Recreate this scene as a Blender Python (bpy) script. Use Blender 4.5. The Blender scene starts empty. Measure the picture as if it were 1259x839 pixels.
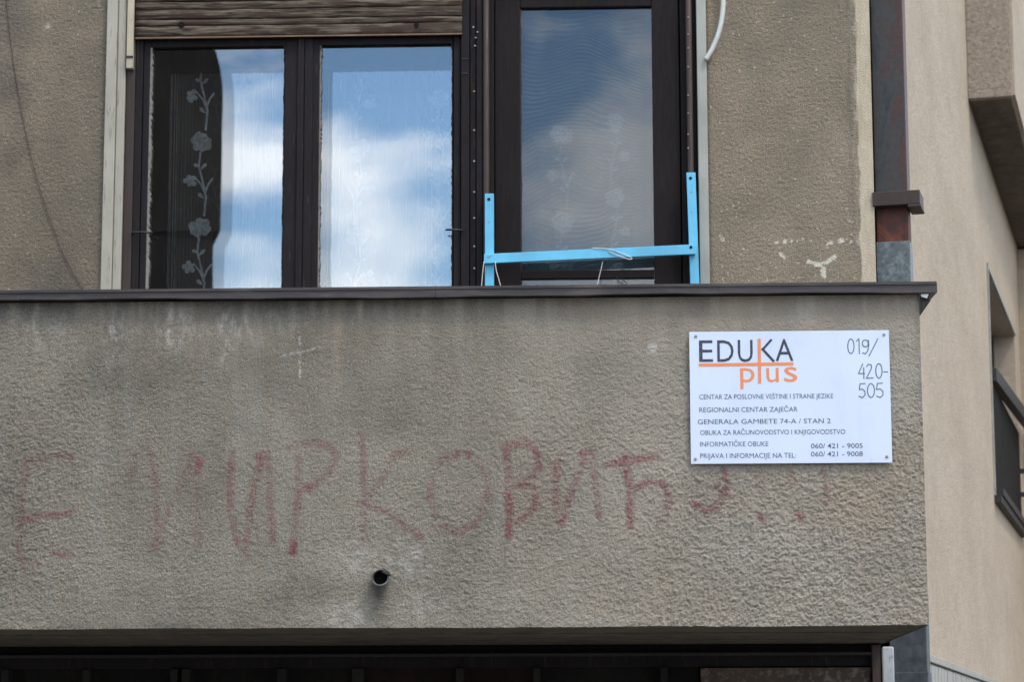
import bpy, bmesh, math, random
import numpy as np
from mathutils import Vector, Matrix
random.seed(7)
sc = bpy.context.scene
C = sc.collection
R = math.radians

# ------------------------------------------------------------------ camera
cam_d = bpy.data.cameras.new('camera')
cam = bpy.data.objects.new('camera', cam_d)
C.objects.link(cam)
sc.camera = cam
PITCH, YAW, ROLL = R(9.318), R(-2.355), R(-0.123)
cam_d.sensor_width = 36.0
cam_d.lens = 3096.4 / 1259 * 36.0
cam_d.clip_start = 0.1
cam_d.clip_end = 3000
fw = Vector((math.sin(YAW) * math.cos(PITCH), math.cos(YAW) * math.cos(PITCH), math.sin(PITCH)))
rt = Vector((math.cos(YAW), -math.sin(YAW), 0))
up = rt.cross(fw)
rt2 = rt * math.cos(ROLL) + up * math.sin(ROLL)
up2 = -rt * math.sin(ROLL) + up * math.cos(ROLL)
CAM = Vector((0, -8.4, 1.6))
m = Matrix((rt2, up2, -fw)).transposed().to_4x4()
m.translation = CAM
cam.matrix_world = m
cam_d.dof.use_dof = True
cam_d.dof.focus_distance = 8.6
cam_d.dof.aperture_fstop = 6.3

# ------------------------------------------------------------------ world, sun, exposure
SUN_EL, SUN_AZ = R(58), R(138)          # azimuth clockwise from +Y: veiled sun in front of the facade, to the right behind the photographer
world = bpy.data.worlds.new("World")
sc.world = world
world.use_nodes = True
wn, wl = world.node_tree.nodes, world.node_tree.links
wn.clear()
w_out = wn.new('ShaderNodeOutputWorld')
w_bg = wn.new('ShaderNodeBackground')
w_bg.inputs['Strength'].default_value = 0.092
sky = wn.new('ShaderNodeTexSky')
sky.sky_type = 'NISHITA'
sky.sun_disc = False
sky.sun_elevation = SUN_EL
sky.sun_rotation = SUN_AZ
sky.air_density = 1.0
sky.dust_density = 0.6
w_tc = wn.new('ShaderNodeTexCoord')
w_map = wn.new('ShaderNodeMapping')
w_map.inputs['Location'].default_value = (6.840914, -7.439071, 0.603)
w_map.inputs['Scale'].default_value = (1.0, 1.0, 1.9)
w_n = wn.new('ShaderNodeTexNoise')
w_n.inputs['Scale'].default_value = 6.5
w_n.inputs['Detail'].default_value = 6.0
w_n.inputs['Roughness'].default_value = 0.54
w_n.inputs['Distortion'].default_value = 0.15
w_r = wn.new('ShaderNodeValToRGB')
w_r.color_ramp.elements[0].position = 0.42
w_r.color_ramp.elements[1].position = 0.55
w_mix = wn.new('ShaderNodeMix')
w_mix.data_type = 'RGBA'
w_mix.inputs[7].default_value = (18.5, 19.8, 21.5, 1)
wl.new(w_tc.outputs['Generated'], w_map.inputs['Vector'])
wl.new(w_map.outputs[0], w_n.inputs['Vector'])
wl.new(w_n.outputs['Fac'], w_r.inputs[0])
wl.new(w_r.outputs[0], w_mix.inputs[0])
w_hs = wn.new('ShaderNodeHueSaturation')
w_hs.inputs['Saturation'].default_value = 1.22
w_hs.inputs['Value'].default_value = 2.1
wl.new(sky.outputs[0], w_hs.inputs['Color'])
wl.new(w_hs.outputs[0], w_mix.inputs[6])
wl.new(w_mix.outputs[2], w_bg.inputs['Color'])
wl.new(w_bg.outputs[0], w_out.inputs['Surface'])

sun_d = bpy.data.lights.new('sun', 'SUN')
sun_d.energy = 1.5
sun_d.angle = R(12)
sun_d.color = (1.0, 0.93, 0.83)
sun = bpy.data.objects.new('sun', sun_d)
C.objects.link(sun)
sd = Vector((math.sin(SUN_AZ) * math.cos(SUN_EL), math.cos(SUN_AZ) * math.cos(SUN_EL), math.sin(SUN_EL)))
sun.rotation_euler = sd.to_track_quat('Z', 'Y').to_euler()
sc.view_settings.view_transform = 'Standard'
sc.view_settings.look = 'None'
sc.view_settings.exposure = 0.42
sc.view_settings.gamma = 1.0


def at(px, py, Y):
    """photograph pixel -> point on the vertical plane y = Y (used once, to measure the real layout)"""
    d = fw * 3096.4 + rt2 * (px - 629.5) + up2 * (419.5 - py)
    return CAM + d * ((Y - CAM.y) / d.y)


# ------------------------------------------------------------------ mesh helpers
def mesh_np(name, verts, faces, smooth=False):
    me = bpy.data.meshes.new(name)
    verts = np.asarray(verts, dtype=np.float32)
    faces = np.asarray(faces, dtype=np.int32)
    me.vertices.add(len(verts))
    me.vertices.foreach_set('co', verts.ravel())
    nf, k = faces.shape
    me.loops.add(nf * k)
    me.loops.foreach_set('vertex_index', faces.ravel())
    me.polygons.add(nf)
    me.polygons.foreach_set('loop_start', np.arange(0, nf * k, k, dtype=np.int32))
    me.polygons.foreach_set('use_smooth', np.full(nf, smooth))
    me.update(calc_edges=True)
    return me


def link(name, me, mt, parent=None, smooth=False):
    o = bpy.data.objects.new(name, me)
    C.objects.link(o)
    if mt and not me.materials:
        me.materials.append(mt)
    if parent:
        o.parent = parent
    return o


class MB:
    def __init__(s):
        s.v = []
        s.f = []
        s.sm = []

    def box(s, x0, x1, y0, y1, z0, z1):
        return s.hexa([(x0, y0, z0), (x1, y0, z0), (x1, y1, z0), (x0, y1, z0),
                       (x0, y0, z1), (x1, y0, z1), (x1, y1, z1), (x0, y1, z1)])

    def hexa(s, p):
        b = len(s.v)
        s.v += [tuple(q) for q in p]
        for f in ((0, 3, 2, 1), (4, 5, 6, 7), (0, 1, 5, 4), (1, 2, 6, 5), (2, 3, 7, 6), (3, 0, 4, 7)):
            s.f.append([b + i for i in f])
            s.sm.append(False)
        return s

    def poly(s, pts):
        b = len(s.v)
        s.v += [tuple(q) for q in pts]
        s.f.append(list(range(b, b + len(pts))))
        s.sm.append(False)
        return s

    def prism(s, outline, y0, y1):
        """outline: (x, z) counter-clockwise seen from -y"""
        n = len(outline)
        b = len(s.v)
        s.v += [(x, y0, z) for x, z in outline] + [(x, y1, z) for x, z in outline]
        s.f.append(list(range(b, b + n)))
        s.f.append(list(range(b + 2 * n - 1, b + n - 1, -1)))
        s.sm += [False, False]
        for i in range(n):
            j = (i + 1) % n
            s.f.append([b + j, b + i, b + n + i, b + n + j])
            s.sm.append(False)
        return s

    def tube(s, pts, r, n=8, cap=True):
        pts = [Vector(p) for p in pts]
        rs = r if isinstance(r, (list, tuple)) else [r] * len(pts)
        b = len(s.v)
        prev = None
        for i, p in enumerate(pts):
            t = (pts[min(i + 1, len(pts) - 1)] - pts[max(i - 1, 0)]).normalized()
            if prev is None:
                a = t.orthogonal().normalized()
            else:
                a = (prev - t * prev.dot(t)).normalized()
            prev = a
            c = t.cross(a)
            for k in range(n):
                g = 2 * math.pi * k / n
                s.v.append(tuple(p + (a * math.cos(g) + c * math.sin(g)) * rs[i]))
        for i in range(len(pts) - 1):
            for k in range(n):
                k2 = (k + 1) % n
                s.f.append([b + i * n + k, b + i * n + k2, b + (i + 1) * n + k2, b + (i + 1) * n + k])
                s.sm.append(True)
        if cap:
            s.f.append([b + k for k in range(n)][::-1])
            s.f.append([b + (len(pts) - 1) * n + k for k in range(n)])
            s.sm += [False, False]
        return s

    def ribbon(s, pts, w, y):
        """flat stroke in the xz plane at depth y"""
        for i in range(len(pts) - 1):
            a = Vector((pts[i][0], pts[i][1]))
            c = Vector((pts[i + 1][0], pts[i + 1][1]))
            d = (c - a)
            if d.length < 1e-6:
                continue
            d.normalize()
            nn = Vector((-d.y, d.x)) * w / 2
            a2, c2 = a - d * w * 0.3, c + d * w * 0.3
            yy = y - 0.00002 * i
            s.poly([(a2.x - nn.x, yy, a2.y - nn.y), (c2.x - nn.x, yy, c2.y - nn.y),
                    (c2.x + nn.x, yy, c2.y + nn.y), (a2.x + nn.x, yy, a2.y + nn.y)])
        return s

    def build(s, name, mt, parent=None, bevel=0.0):
        me = bpy.data.meshes.new(name)
        me.from_pydata(s.v, [], s.f)
        me.polygons.foreach_set('use_smooth', s.sm)
        me.update()
        o = link(name, me, mt, parent)
        if bevel:
            bv = o.modifiers.new('bevel', 'BEVEL')
            bv.width = bevel
            bv.segments = 2
            bv.limit_method = 'ANGLE'
        return o


def tag(o, label=None, cat=None, group=None, kind=None):
    for k, v in (('label', label), ('category', cat), ('group', group), ('kind', kind)):
        if v:
            o[k] = v
    return o


def empty(name, loc, label, cat, group=None):
    o = bpy.data.objects.new(name, None)
    C.objects.link(o)
    o.location = loc
    o.empty_display_size = 0.1
    return tag(o, label, cat, group)


def anchor(o):
    """parts are modelled in world coordinates: keep them there under a moved Empty"""
    for ch in C.objects:
        if ch.parent is o:
            ch.matrix_parent_inverse = Matrix.Translation(-Vector(o.location))


# ------------------------------------------------------------------ noise in numpy
def perlin(x, y, seed):
    rng = np.random.RandomState(seed)
    P = rng.permutation(512)
    ang = rng.rand(512) * 2 * np.pi
    xi = np.floor(x).astype(int)
    yi = np.floor(y).astype(int)
    xf, yf = x - xi, y - yi
    u = xf ** 3 * (xf * (xf * 6 - 15) + 10)
    v = yf ** 3 * (yf * (yf * 6 - 15) + 10)

    def g(ix, iy, dx, dy):
        a = ang[P[(P[ix & 511] + iy) & 511]]
        return np.cos(a) * dx + np.sin(a) * dy
    n00 = g(xi, yi, xf, yf)
    n10 = g(xi + 1, yi, xf - 1, yf)
    n01 = g(xi, yi + 1, xf, yf - 1)
    n11 = g(xi + 1, yi + 1, xf - 1, yf - 1)
    return ((n00 * (1 - u) + n10 * u) * (1 - v) + (n01 * (1 - u) + n11 * u) * v) * 1.45


def fbm(x, y, seed, oct=3, gain=0.5):
    a, s, t = 1.0, 0.0, 0.0
    for i in range(oct):
        s = s + a * perlin(x * 2 ** i, y * 2 ** i, seed + i)
        t += a
        a *= gain
    return s / t


def smooth01(x, a, b):
    t = np.clip((x - a) / (b - a), 0, 1)
    return t * t * (3 - 2 * t)


def add_attr(me, name, arr):
    a = me.attributes.new(name, 'FLOAT', 'POINT')
    a.data.foreach_set('value', np.asarray(arr, dtype=np.float32).ravel())


# ------------------------------------------------------------------ materials
class Mt:
    def __init__(s, name, rough=0.8, spec=0.3, metal=0.0):
        s.m = bpy.data.materials.new(name)
        s.m.use_nodes = True
        s.n = s.m.node_tree.nodes
        s.l = s.m.node_tree.links
        s.b = s.n['Principled BSDF']
        s.b.inputs['Roughness'].default_value = rough
        s.b.inputs['Specular IOR Level'].default_value = spec
        s.b.inputs['Metallic'].default_value = metal
        s.tc = s.n.new('ShaderNodeTexCoord')
        s.h = None

    def noise(s, scale, detail=4, rough=0.55, stretch=(1, 1, 1), dist=0.0, loc=(0, 0, 0)):
        mp = s.n.new('ShaderNodeMapping')
        mp.inputs['Scale'].default_value = stretch
        mp.inputs['Location'].default_value = loc
        nz = s.n.new('ShaderNodeTexNoise')
        nz.inputs['Scale'].default_value = scale
        nz.inputs['Detail'].default_value = detail
        nz.inputs['Roughness'].default_value = rough
        nz.inputs['Distortion'].default_value = dist
        s.l.new(s.tc.outputs['Object'], mp.inputs['Vector'])
        s.l.new(mp.outputs[0], nz.inputs['Vector'])
        return nz.outputs['Fac']

    def voronoi(s, scale, stretch=(1, 1, 1), feature='F1'):
        mp = s.n.new('ShaderNodeMapping')
        mp.inputs['Scale'].default_value = stretch
        v = s.n.new('ShaderNodeTexVoronoi')
        v.inputs['Scale'].default_value = scale
        v.feature = feature
        s.l.new(s.tc.outputs['Object'], mp.inputs['Vector'])
        s.l.new(mp.outputs[0], v.inputs['Vector'])
        return v.outputs['Distance']

    def wave(s, scale, dist=0, direction='X', detail=2, dscale=1.0, stretch=(1, 1, 1)):
        mp = s.n.new('ShaderNodeMapping')
        mp.inputs['Scale'].default_value = stretch
        w = s.n.new('ShaderNodeTexWave')
        w.bands_direction = direction
        w.inputs['Scale'].default_value = scale
        w.inputs['Distortion'].default_value = dist
        w.inputs['Detail'].default_value = detail
        w.inputs['Detail Scale'].default_value = dscale
        s.l.new(s.tc.outputs['Object'], mp.inputs['Vector'])
        s.l.new(mp.outputs[0], w.inputs['Vector'])
        return w.outputs['Fac']

    def ramp(s, fac, *stops):
        r = s.n.new('ShaderNodeValToRGB')
        e = r.color_ramp.elements
        while len(e) < len(stops):
            e.new(0.5)
        for i, (p, c) in enumerate(stops):
            e[i].position = p
            e[i].color = (c, c, c, 1) if isinstance(c, (int, float)) else (*c, 1)
        s.l.new(fac, r.inputs[0])
        return r.outputs[0]

    def mix(s, fac, a, b, mode='MIX'):
        x = s.n.new('ShaderNodeMix')
        x.data_type = 'RGBA'
        x.blend_type = mode
        for idx, v in ((0, fac), (6, a), (7, b)):
            if isinstance(v, (int, float)):
                x.inputs[idx].default_value = v if idx == 0 else (v, v, v, 1)
            elif isinstance(v, tuple):
                x.inputs[idx].default_value = (*v, 1)
            else:
                s.l.new(v, x.inputs[idx])
        return x.outputs[2]

    def math(s, op, a, b):
        x = s.n.new('ShaderNodeMath')
        x.operation = op
        for i, v in enumerate((a, b)):
            if isinstance(v, (int, float)):
                x.inputs[i].default_value = v
            else:
                s.l.new(v, x.inputs[i])
        return x.outputs[0]

    def attr(s, name):
        a = s.n.new('ShaderNodeAttribute')
        a.attribute_name = name
        return a.outputs['Fac']

    def color(s, c):
        if isinstance(c, tuple):
            s.b.inputs['Base Color'].default_value = (*c, 1)
        else:
            s.l.new(c, s.b.inputs['Base Color'])
        return s

    def bump(s, h, dist=0.002, strength=1.0):
        b = s.n.new('ShaderNodeBump')
        b.inputs['Distance'].default_value = dist
        b.inputs['Strength'].default_value = strength
        s.l.new(h, b.inputs['Height'])
        if s.h:
            s.l.new(s.h, b.inputs['Normal'])
        s.h = b.outputs[0]
        s.l.new(s.h, s.b.inputs['Normal'])
        return s

    def rough(s, v):
        s.l.new(v, s.b.inputs['Roughness'])
        return s


def stucco(name, lo, mid, hi, spots=True, warm=(0.25, 0.19, 0.13)):
    t = Mt(name, 0.9, 0.25)
    big = t.noise(1.7, 5, 0.6, (1, 1, 1), 0.3)
    med = t.noise(9, 5, 0.65, (1.6, 1, 0.8))
    fine = t.noise(170, 3, 0.7)
    grain = t.noise(420, 2, 0.8)
    c = t.ramp(big, (0.30, lo), (0.52, mid), (0.72, hi))
    c = t.mix(t.ramp(med, (0.35, 0.0), (0.75, 0.55)), c, warm)
    c = t.mix(0.75, c, t.ramp(fine, (0.30, 0.42), (0.52, 0.95), (0.72, 1.5)), 'MULTIPLY')
    c = t.mix(t.ramp(grain, (0.62, 0.0), (0.78, 0.8)), c, tuple(min(0.62, x * 2.6) for x in mid))
    c = t.mix(t.ramp(grain, (0.24, 0.75), (0.36, 0.0)), c, tuple(x * 0.3 for x in mid))
    return t, c


# parapet: rough grey rendering with stains, painted relief shade and glints, and left-right tone carried by the mesh
M = {}
t, c = stucco('rough_render', (0.150, 0.135, 0.107), (0.212, 0.190, 0.149), (0.28, 0.248, 0.193), warm=(0.262, 0.210, 0.155))
streak = t.ramp(t.noise(4.5, 5, 0.7, (2.2, 1, 0.3), 0.6), (0.48, 0.0), (0.75, 0.4))
c = t.mix(streak, c, (0.29, 0.275, 0.24))
glint_fleck = t.ramp(t.noise(135, 3, 0.6, (1.0, 1, 1.5), 1.5), (0.60, 0.0), (0.70, 0.55))  # pale flecks imitate glints on the rough grain
c = t.mix(glint_fleck, c, (0.46, 0.43, 0.36))
c = t.mix(t.attr('crest_glint'), c, (0.50, 0.46, 0.38))
c = t.mix(t.attr('pale'), c, (0.50, 0.475, 0.43))
c = t.mix(t.attr('soot_shade'), c, (0.05, 0.047, 0.042))
c = t.mix(t.attr('ochre'), c, (0.31, 0.235, 0.16))
c = t.mix(t.attr('tan'), c, (0.33, 0.27, 0.20))
t.color(c)
t.bump(t.ramp(t.voronoi(150, (1.2, 1, 1)), (0.0, 1.0), (0.7, 0.0)), 0.0022, 0.8)
t.bump(t.noise(260, 3, 0.8), 0.002, 1.0)
M['parapet'] = t.m

t, c = stucco('pebbly_plaster', (0.20, 0.160, 0.112), (0.275, 0.222, 0.158), (0.33, 0.27, 0.195), warm=(0.27, 0.21, 0.145))
c = t.mix(t.ramp(t.noise(3.2, 5, 0.65, (1, 1, 0.6), 0.5), (0.42, 0.0), (0.70, 0.55)), c, (0.15, 0.132, 0.103))
specks = t.ramp(t.noise(75, 2, 0.5), (0.70, 0.0), (0.75, 0.7))
c = t.mix(specks, c, (0.50, 0.48, 0.42))
c = t.mix(t.attr('smoothband'), c, t.mix(t.ramp(t.noise(30, 4, 0.6, (1, 1, 0.3)), (0.35, 0.0), (0.7, 1.0)), (0.43, 0.355, 0.25), (0.55, 0.47, 0.35)))
c = t.mix(t.attr('pale'), c, (0.58, 0.54, 0.45))
c = t.mix(t.attr('soot_shade'), c, (0.06, 0.055, 0.05))
t.color(c)
t.bump(t.ramp(t.voronoi(190), (0.0, 1.0), (0.7, 0.0)), 0.0022, 0.9)
t.bump(t.noise(260, 3, 0.8), 0.002, 1.0)
M['plaster'] = t.m

t, c = stucco('plain_plaster', (0.16, 0.13, 0.10), (0.21, 0.175, 0.135), (0.26, 0.215, 0.17))
t.color(c)
t.bump(t.noise(120, 4, 0.7), 0.004, 1.0)
M['plain_plaster'] = t.m

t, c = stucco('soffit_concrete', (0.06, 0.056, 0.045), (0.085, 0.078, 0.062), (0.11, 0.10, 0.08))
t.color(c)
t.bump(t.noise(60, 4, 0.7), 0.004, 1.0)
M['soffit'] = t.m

t = Mt('beige_render', 0.9, 0.2)
c = t.ramp(t.noise(2.2, 6, 0.65, (0.4, 0.4, 1)), (0.3, (0.365, 0.292, 0.216)), (0.7, (0.445, 0.362, 0.275)))
c = t.mix(0.55, c, t.ramp(t.noise(45, 5, 0.75, (0.25, 0.25, 0.8), 0.3), (0.3, 0.72), (0.7, 1.2)), 'MULTIPLY')
c = t.mix(t.ramp(t.noise(5, 5, 0.65, (0.4, 0.4, 0.6)), (0.5, 0.0), (0.75, 0.4)), c, (0.31, 0.255, 0.195))
t.color(c)
t.bump(t.noise(80, 4, 0.7, (0.35, 0.35, 1)), 0.005, 1.0)
M['beige'] = t.m

t = Mt('beige_roughcast', 0.95, 0.2)
c = t.ramp(t.noise(45, 4, 0.7), (0.3, (0.22, 0.18, 0.14)), (0.7, (0.40, 0.335, 0.265)))
t.color(c)
t.bump(t.noise(45, 4, 0.7, (1, 1, 1), 0.5), 0.012, 1.0)
M['roughcast'] = t.m

t = Mt('grey_dado', 0.8, 0.3)
c = t.ramp(t.noise(25, 5, 0.7), (0.3, (0.25, 0.235, 0.205)), (0.7, (0.40, 0.38, 0.335)))
t.color(c)
t.bump(t.noise(80, 4, 0.7), 0.003, 1.0)
M['dado'] = t.m
t = Mt('pale_tile', 0.5, 0.4)
t.color(t.ramp(t.noise(14, 4, 0.7), (0.3, (0.24, 0.235, 0.21)), (0.7, (0.36, 0.35, 0.32))))
M['tile'] = t.m

# weathered timber (horizontal grain): rolling shutter slats
t = Mt('weathered_slat', 0.85, 0.2)
g1 = t.noise(10, 5, 0.65, (0.6, 1, 10), 0.7)
g2 = t.noise(60, 4, 0.7, (0.12, 1, 7))
g3 = t.noise(7, 4, 0.6, (0.8, 1, 3))
c = t.ramp(g1, (0.38, (0.022, 0.014, 0.010)), (0.47, (0.060, 0.042, 0.030)), (0.54, (0.115, 0.090, 0.066)), (0.70, (0.175, 0.142, 0.106)))
c = t.mix(0.6, c, t.ramp(g2, (0.3, 0.45), (0.7, 1.35)), 'MULTIPLY')
c = t.mix(t.ramp(g3, (0.50, 0.0), (0.60, 0.8)), c, (0.045, 0.028, 0.021))
t.color(c)
t.bump(g1, 0.001, 0.7)
t.bump(g2, 0.0007, 0.7)
M['slat'] = t.m

t = Mt('slat_groove', 0.9, 0.1)
t.color((0.012, 0.010, 0.009))
M['black'] = t.m


def paint(name, base, worn, amt=0.62, scale=30, stretch=(3, 3, 0.25), rough=0.55, spec=0.35, bd=0.001):
    t = Mt(name, rough, spec)
    n1 = t.noise(scale, 6, 0.7, stretch, 0.3)
    n2 = t.noise(4, 4, 0.6, (1, 1, 0.6))
    c = t.mix(t.ramp(n2, (0.35, 0.0), (0.7, 0.7)), base, tuple(x * 1.6 for x in base))
    c = t.mix(t.ramp(n1, (amt, 0.0), (amt + 0.14, 0.85)), c, worn)
    t.color(c)
    t.rough(t.ramp(n1, (0.3, rough - 0.12), (0.7, min(1, rough + 0.25))))
    t.bump(n1, bd, 0.8)
    return t.m


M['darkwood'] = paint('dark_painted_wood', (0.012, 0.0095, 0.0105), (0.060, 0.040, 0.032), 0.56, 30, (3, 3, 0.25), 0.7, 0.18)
M['doorwood'] = paint('dark_door_wood', (0.010, 0.0075, 0.0075), (0.034, 0.020, 0.014), 0.56, 30, (3, 3, 0.25), 0.7, 0.18)
M['brownframe'] = paint('red_brown_frame', (0.035, 0.022, 0.018), (0.085, 0.05, 0.038))
M['greystrip'] = paint('old_grey_paint', (0.31, 0.285, 0.235), (0.15, 0.12, 0.09), 0.56, 26, (2, 2, 0.3), 0.8, 0.2, 0.002)
M['palestrip'] = paint('pale_green_grey_paint', (0.29, 0.29, 0.255), (0.22, 0.19, 0.15), 0.64, 26, (2, 2, 0.3), 0.8, 0.2, 0.002)
M['cream'] = paint('cream_paint', (0.36, 0.31, 0.225), (0.12, 0.08, 0.05), 0.60, 40, (2, 2, 0.6), 0.7, 0.3)
M['putty'] = paint('old_putty', (0.19, 0.175, 0.155), (0.06, 0.05, 0.045), 0.52, 60, (1, 1, 0.7), 0.9, 0.2)
M['blue'] = paint('light_blue_paint', (0.12, 0.41, 0.59), (0.22, 0.34, 0.38), 0.58, 34, (1, 1, 1), 0.6, 0.3, 0.0008)
M['iron'] = paint('black_iron', (0.012, 0.012, 0.013), (0.04, 0.03, 0.025), 0.6, 60, (1, 1, 1), 0.5, 0.5)
M['rail_iron'] = paint('dark_iron_rail', (0.02, 0.018, 0.017), (0.06, 0.045, 0.035), 0.6, 40, (1, 1, 1), 0.6, 0.4)
M['whitepost'] = paint('whitewashed_post', (0.33, 0.34, 0.345), (0.18, 0.17, 0.16), 0.55, 40, (1, 1, 0.7), 0.8, 0.2, 0.003)
M['string'] = paint('white_string', (0.55, 0.53, 0.50), (0.4, 0.37, 0.33), 0.6, 80, (1, 1, 1), 0.9, 0.1)
M['cable'] = paint('brown_cable', (0.075, 0.050, 0.038), (0.10, 0.07, 0.055), 0.6, 80, (1, 1, 1), 0.7, 0.2)
M['conduit'] = paint('white_conduit_plastic', (0.62, 0.62, 0.58), (0.45, 0.43, 0.38), 0.62, 60, (1, 1, 1), 0.5, 0.4)
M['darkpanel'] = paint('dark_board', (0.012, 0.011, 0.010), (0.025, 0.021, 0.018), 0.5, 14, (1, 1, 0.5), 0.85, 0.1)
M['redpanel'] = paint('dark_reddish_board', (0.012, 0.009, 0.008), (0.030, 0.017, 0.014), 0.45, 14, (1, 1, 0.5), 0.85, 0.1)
M['spout'] = paint('grey_spout_metal', (0.11, 0.11, 0.105), (0.30, 0.29, 0.27), 0.5, 60, (1, 1, 1), 0.7, 0.3)
M['post'] = paint('dark_post', (0.020, 0.019, 0.018), (0.035, 0.032, 0.029), 0.5, 20, (1, 1, 0.5), 0.9, 0.1)
M['nail'] = paint('nail_head', (0.22, 0.21, 0.20), (0.1, 0.08, 0.07), 0.6, 60, (1, 1, 1), 0.6, 0.4)

t = Mt('coping_sheet', 0.5, 0.4)
n1 = t.noise(5, 6, 0.65, (0.8, 1, 5), 0.4)
n2 = t.noise(70, 4, 0.7)
c = t.ramp(n1, (0.3, (0.024, 0.019, 0.019)), (0.5, (0.050, 0.040, 0.038)), (0.7, (0.10, 0.080, 0.072)))
c = t.mix(t.ramp(n2, (0.62, 0.0), (0.76, 0.7)), c, (0.13, 0.12, 0.115))
t.color(c)
t.bump(n2, 0.001, 0.8)
M['coping'] = t.m

t = Mt('rusty_sheet_metal', 0.6, 0.4)
n1 = t.noise(11, 6, 0.62, (1, 1, 0.4), 0.8, (0.3, 0, 0.2))
n2 = t.noise(55, 4, 0.7)
sx_ = t.n.new('ShaderNodeSeparateXYZ')
t.l.new(t.tc.outputs['Generated'], sx_.inputs[0])
side_ = t.math('MULTIPLY', t.ramp(sx_.outputs[0], (0.35, 0.0), (0.95, 1.0)), 0.22)
n1 = t.math('ADD', n1, side_)
c = t.ramp(n1, (0.38, (0.022, 0.025, 0.026)), (0.48, (0.038, 0.041, 0.040)), (0.60, (0.048, 0.029, 0.026)), (0.80, (0.070, 0.026, 0.021)))
c = t.mix(0.5, c, t.ramp(n2, (0.3, 0.6), (0.7, 1.35)), 'MULTIPLY')
t.color(c)
t.bump(n2, 0.0008, 0.7)
M['rustpipe'] = t.m
t = Mt('rust_red_metal', 0.75, 0.3)
n1 = t.noise(16, 6, 0.65, (1, 1, 0.6), 0.8)
c = t.ramp(n1, (0.35, (0.055, 0.030, 0.027)), (0.52, (0.12, 0.038, 0.026)), (0.68, (0.20, 0.068, 0.032)))
t.color(c)
t.bump(t.noise(80, 4, 0.7), 0.001, 0.8)
M['rustred'] = t.m
t = Mt('galvanised_metal', 0.5, 0.5, 0.35)
c = t.ramp(t.voronoi(42), (0.1, (0.06, 0.07, 0.07)), (0.5, (0.10, 0.115, 0.115)))
c = t.mix(t.ramp(t.noise(40, 5, 0.7), (0.48, 0.0), (0.62, 0.7)), c, (0.21, 0.23, 0.23))
c = t.mix(t.ramp(t.noise(18, 5, 0.7), (0.5, 0.0), (0.7, 0.6)), c, (0.09, 0.11, 0.115))
t.color(c)
t.bump(t.noise(60, 4, 0.7), 0.0008, 0.6)
M['galv'] = t.m
t = Mt('shaded_galvanised_metal', 0.55, 0.4, 0.2)  # galvanised metal in shadow, the shade put into the colour
c = t.ramp(t.noise(24, 5, 0.7), (0.35, (0.035, 0.040, 0.046)), (0.7, (0.085, 0.095, 0.105)))
t.color(c)
M['shaded_galv'] = t.m


def glass(name, ior):
    t = Mt(name)
    t.n.remove(t.b)
    tr = t.n.new('ShaderNodeBsdfTransparent')
    tr.inputs[0].default_value = (0.985, 0.99, 0.988, 1)
    gl = t.n.new('ShaderNodeBsdfGlossy')
    gl.inputs['Roughness'].default_value = 0.0
    gl.inputs['Color'].default_value = (1, 1, 1, 1)
    fr = t.n.new('ShaderNodeFresnel')
    fr.inputs['IOR'].default_value = ior
    bm = t.n.new('ShaderNodeBump')
    bm.inputs['Distance'].default_value = 0.0005
    bm.inputs['Strength'].default_value = 0.10
    t.l.new(t.noise(5.0, 1, 0.4, (1, 1, 0.5)), bm.inputs['Height'])
    t.l.new(bm.outputs[0], gl.inputs['Normal'])
    mx = t.n.new('ShaderNodeMixShader')
    t.l.new(fr.outputs[0], mx.inputs[0])
    t.l.new(tr.outputs[0], mx.inputs[1])
    t.l.new(gl.outputs[0], mx.inputs[2])
    t.l.new(mx.outputs[0], t.n['Material Output'].inputs['Surface'])
    return t.m


M['glass'] = glass('window_glass', 2.15)
M['doorglass'] = glass('door_glass', 1.58)
M['shopglass'] = glass('shop_glass', 1.5)


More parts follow.
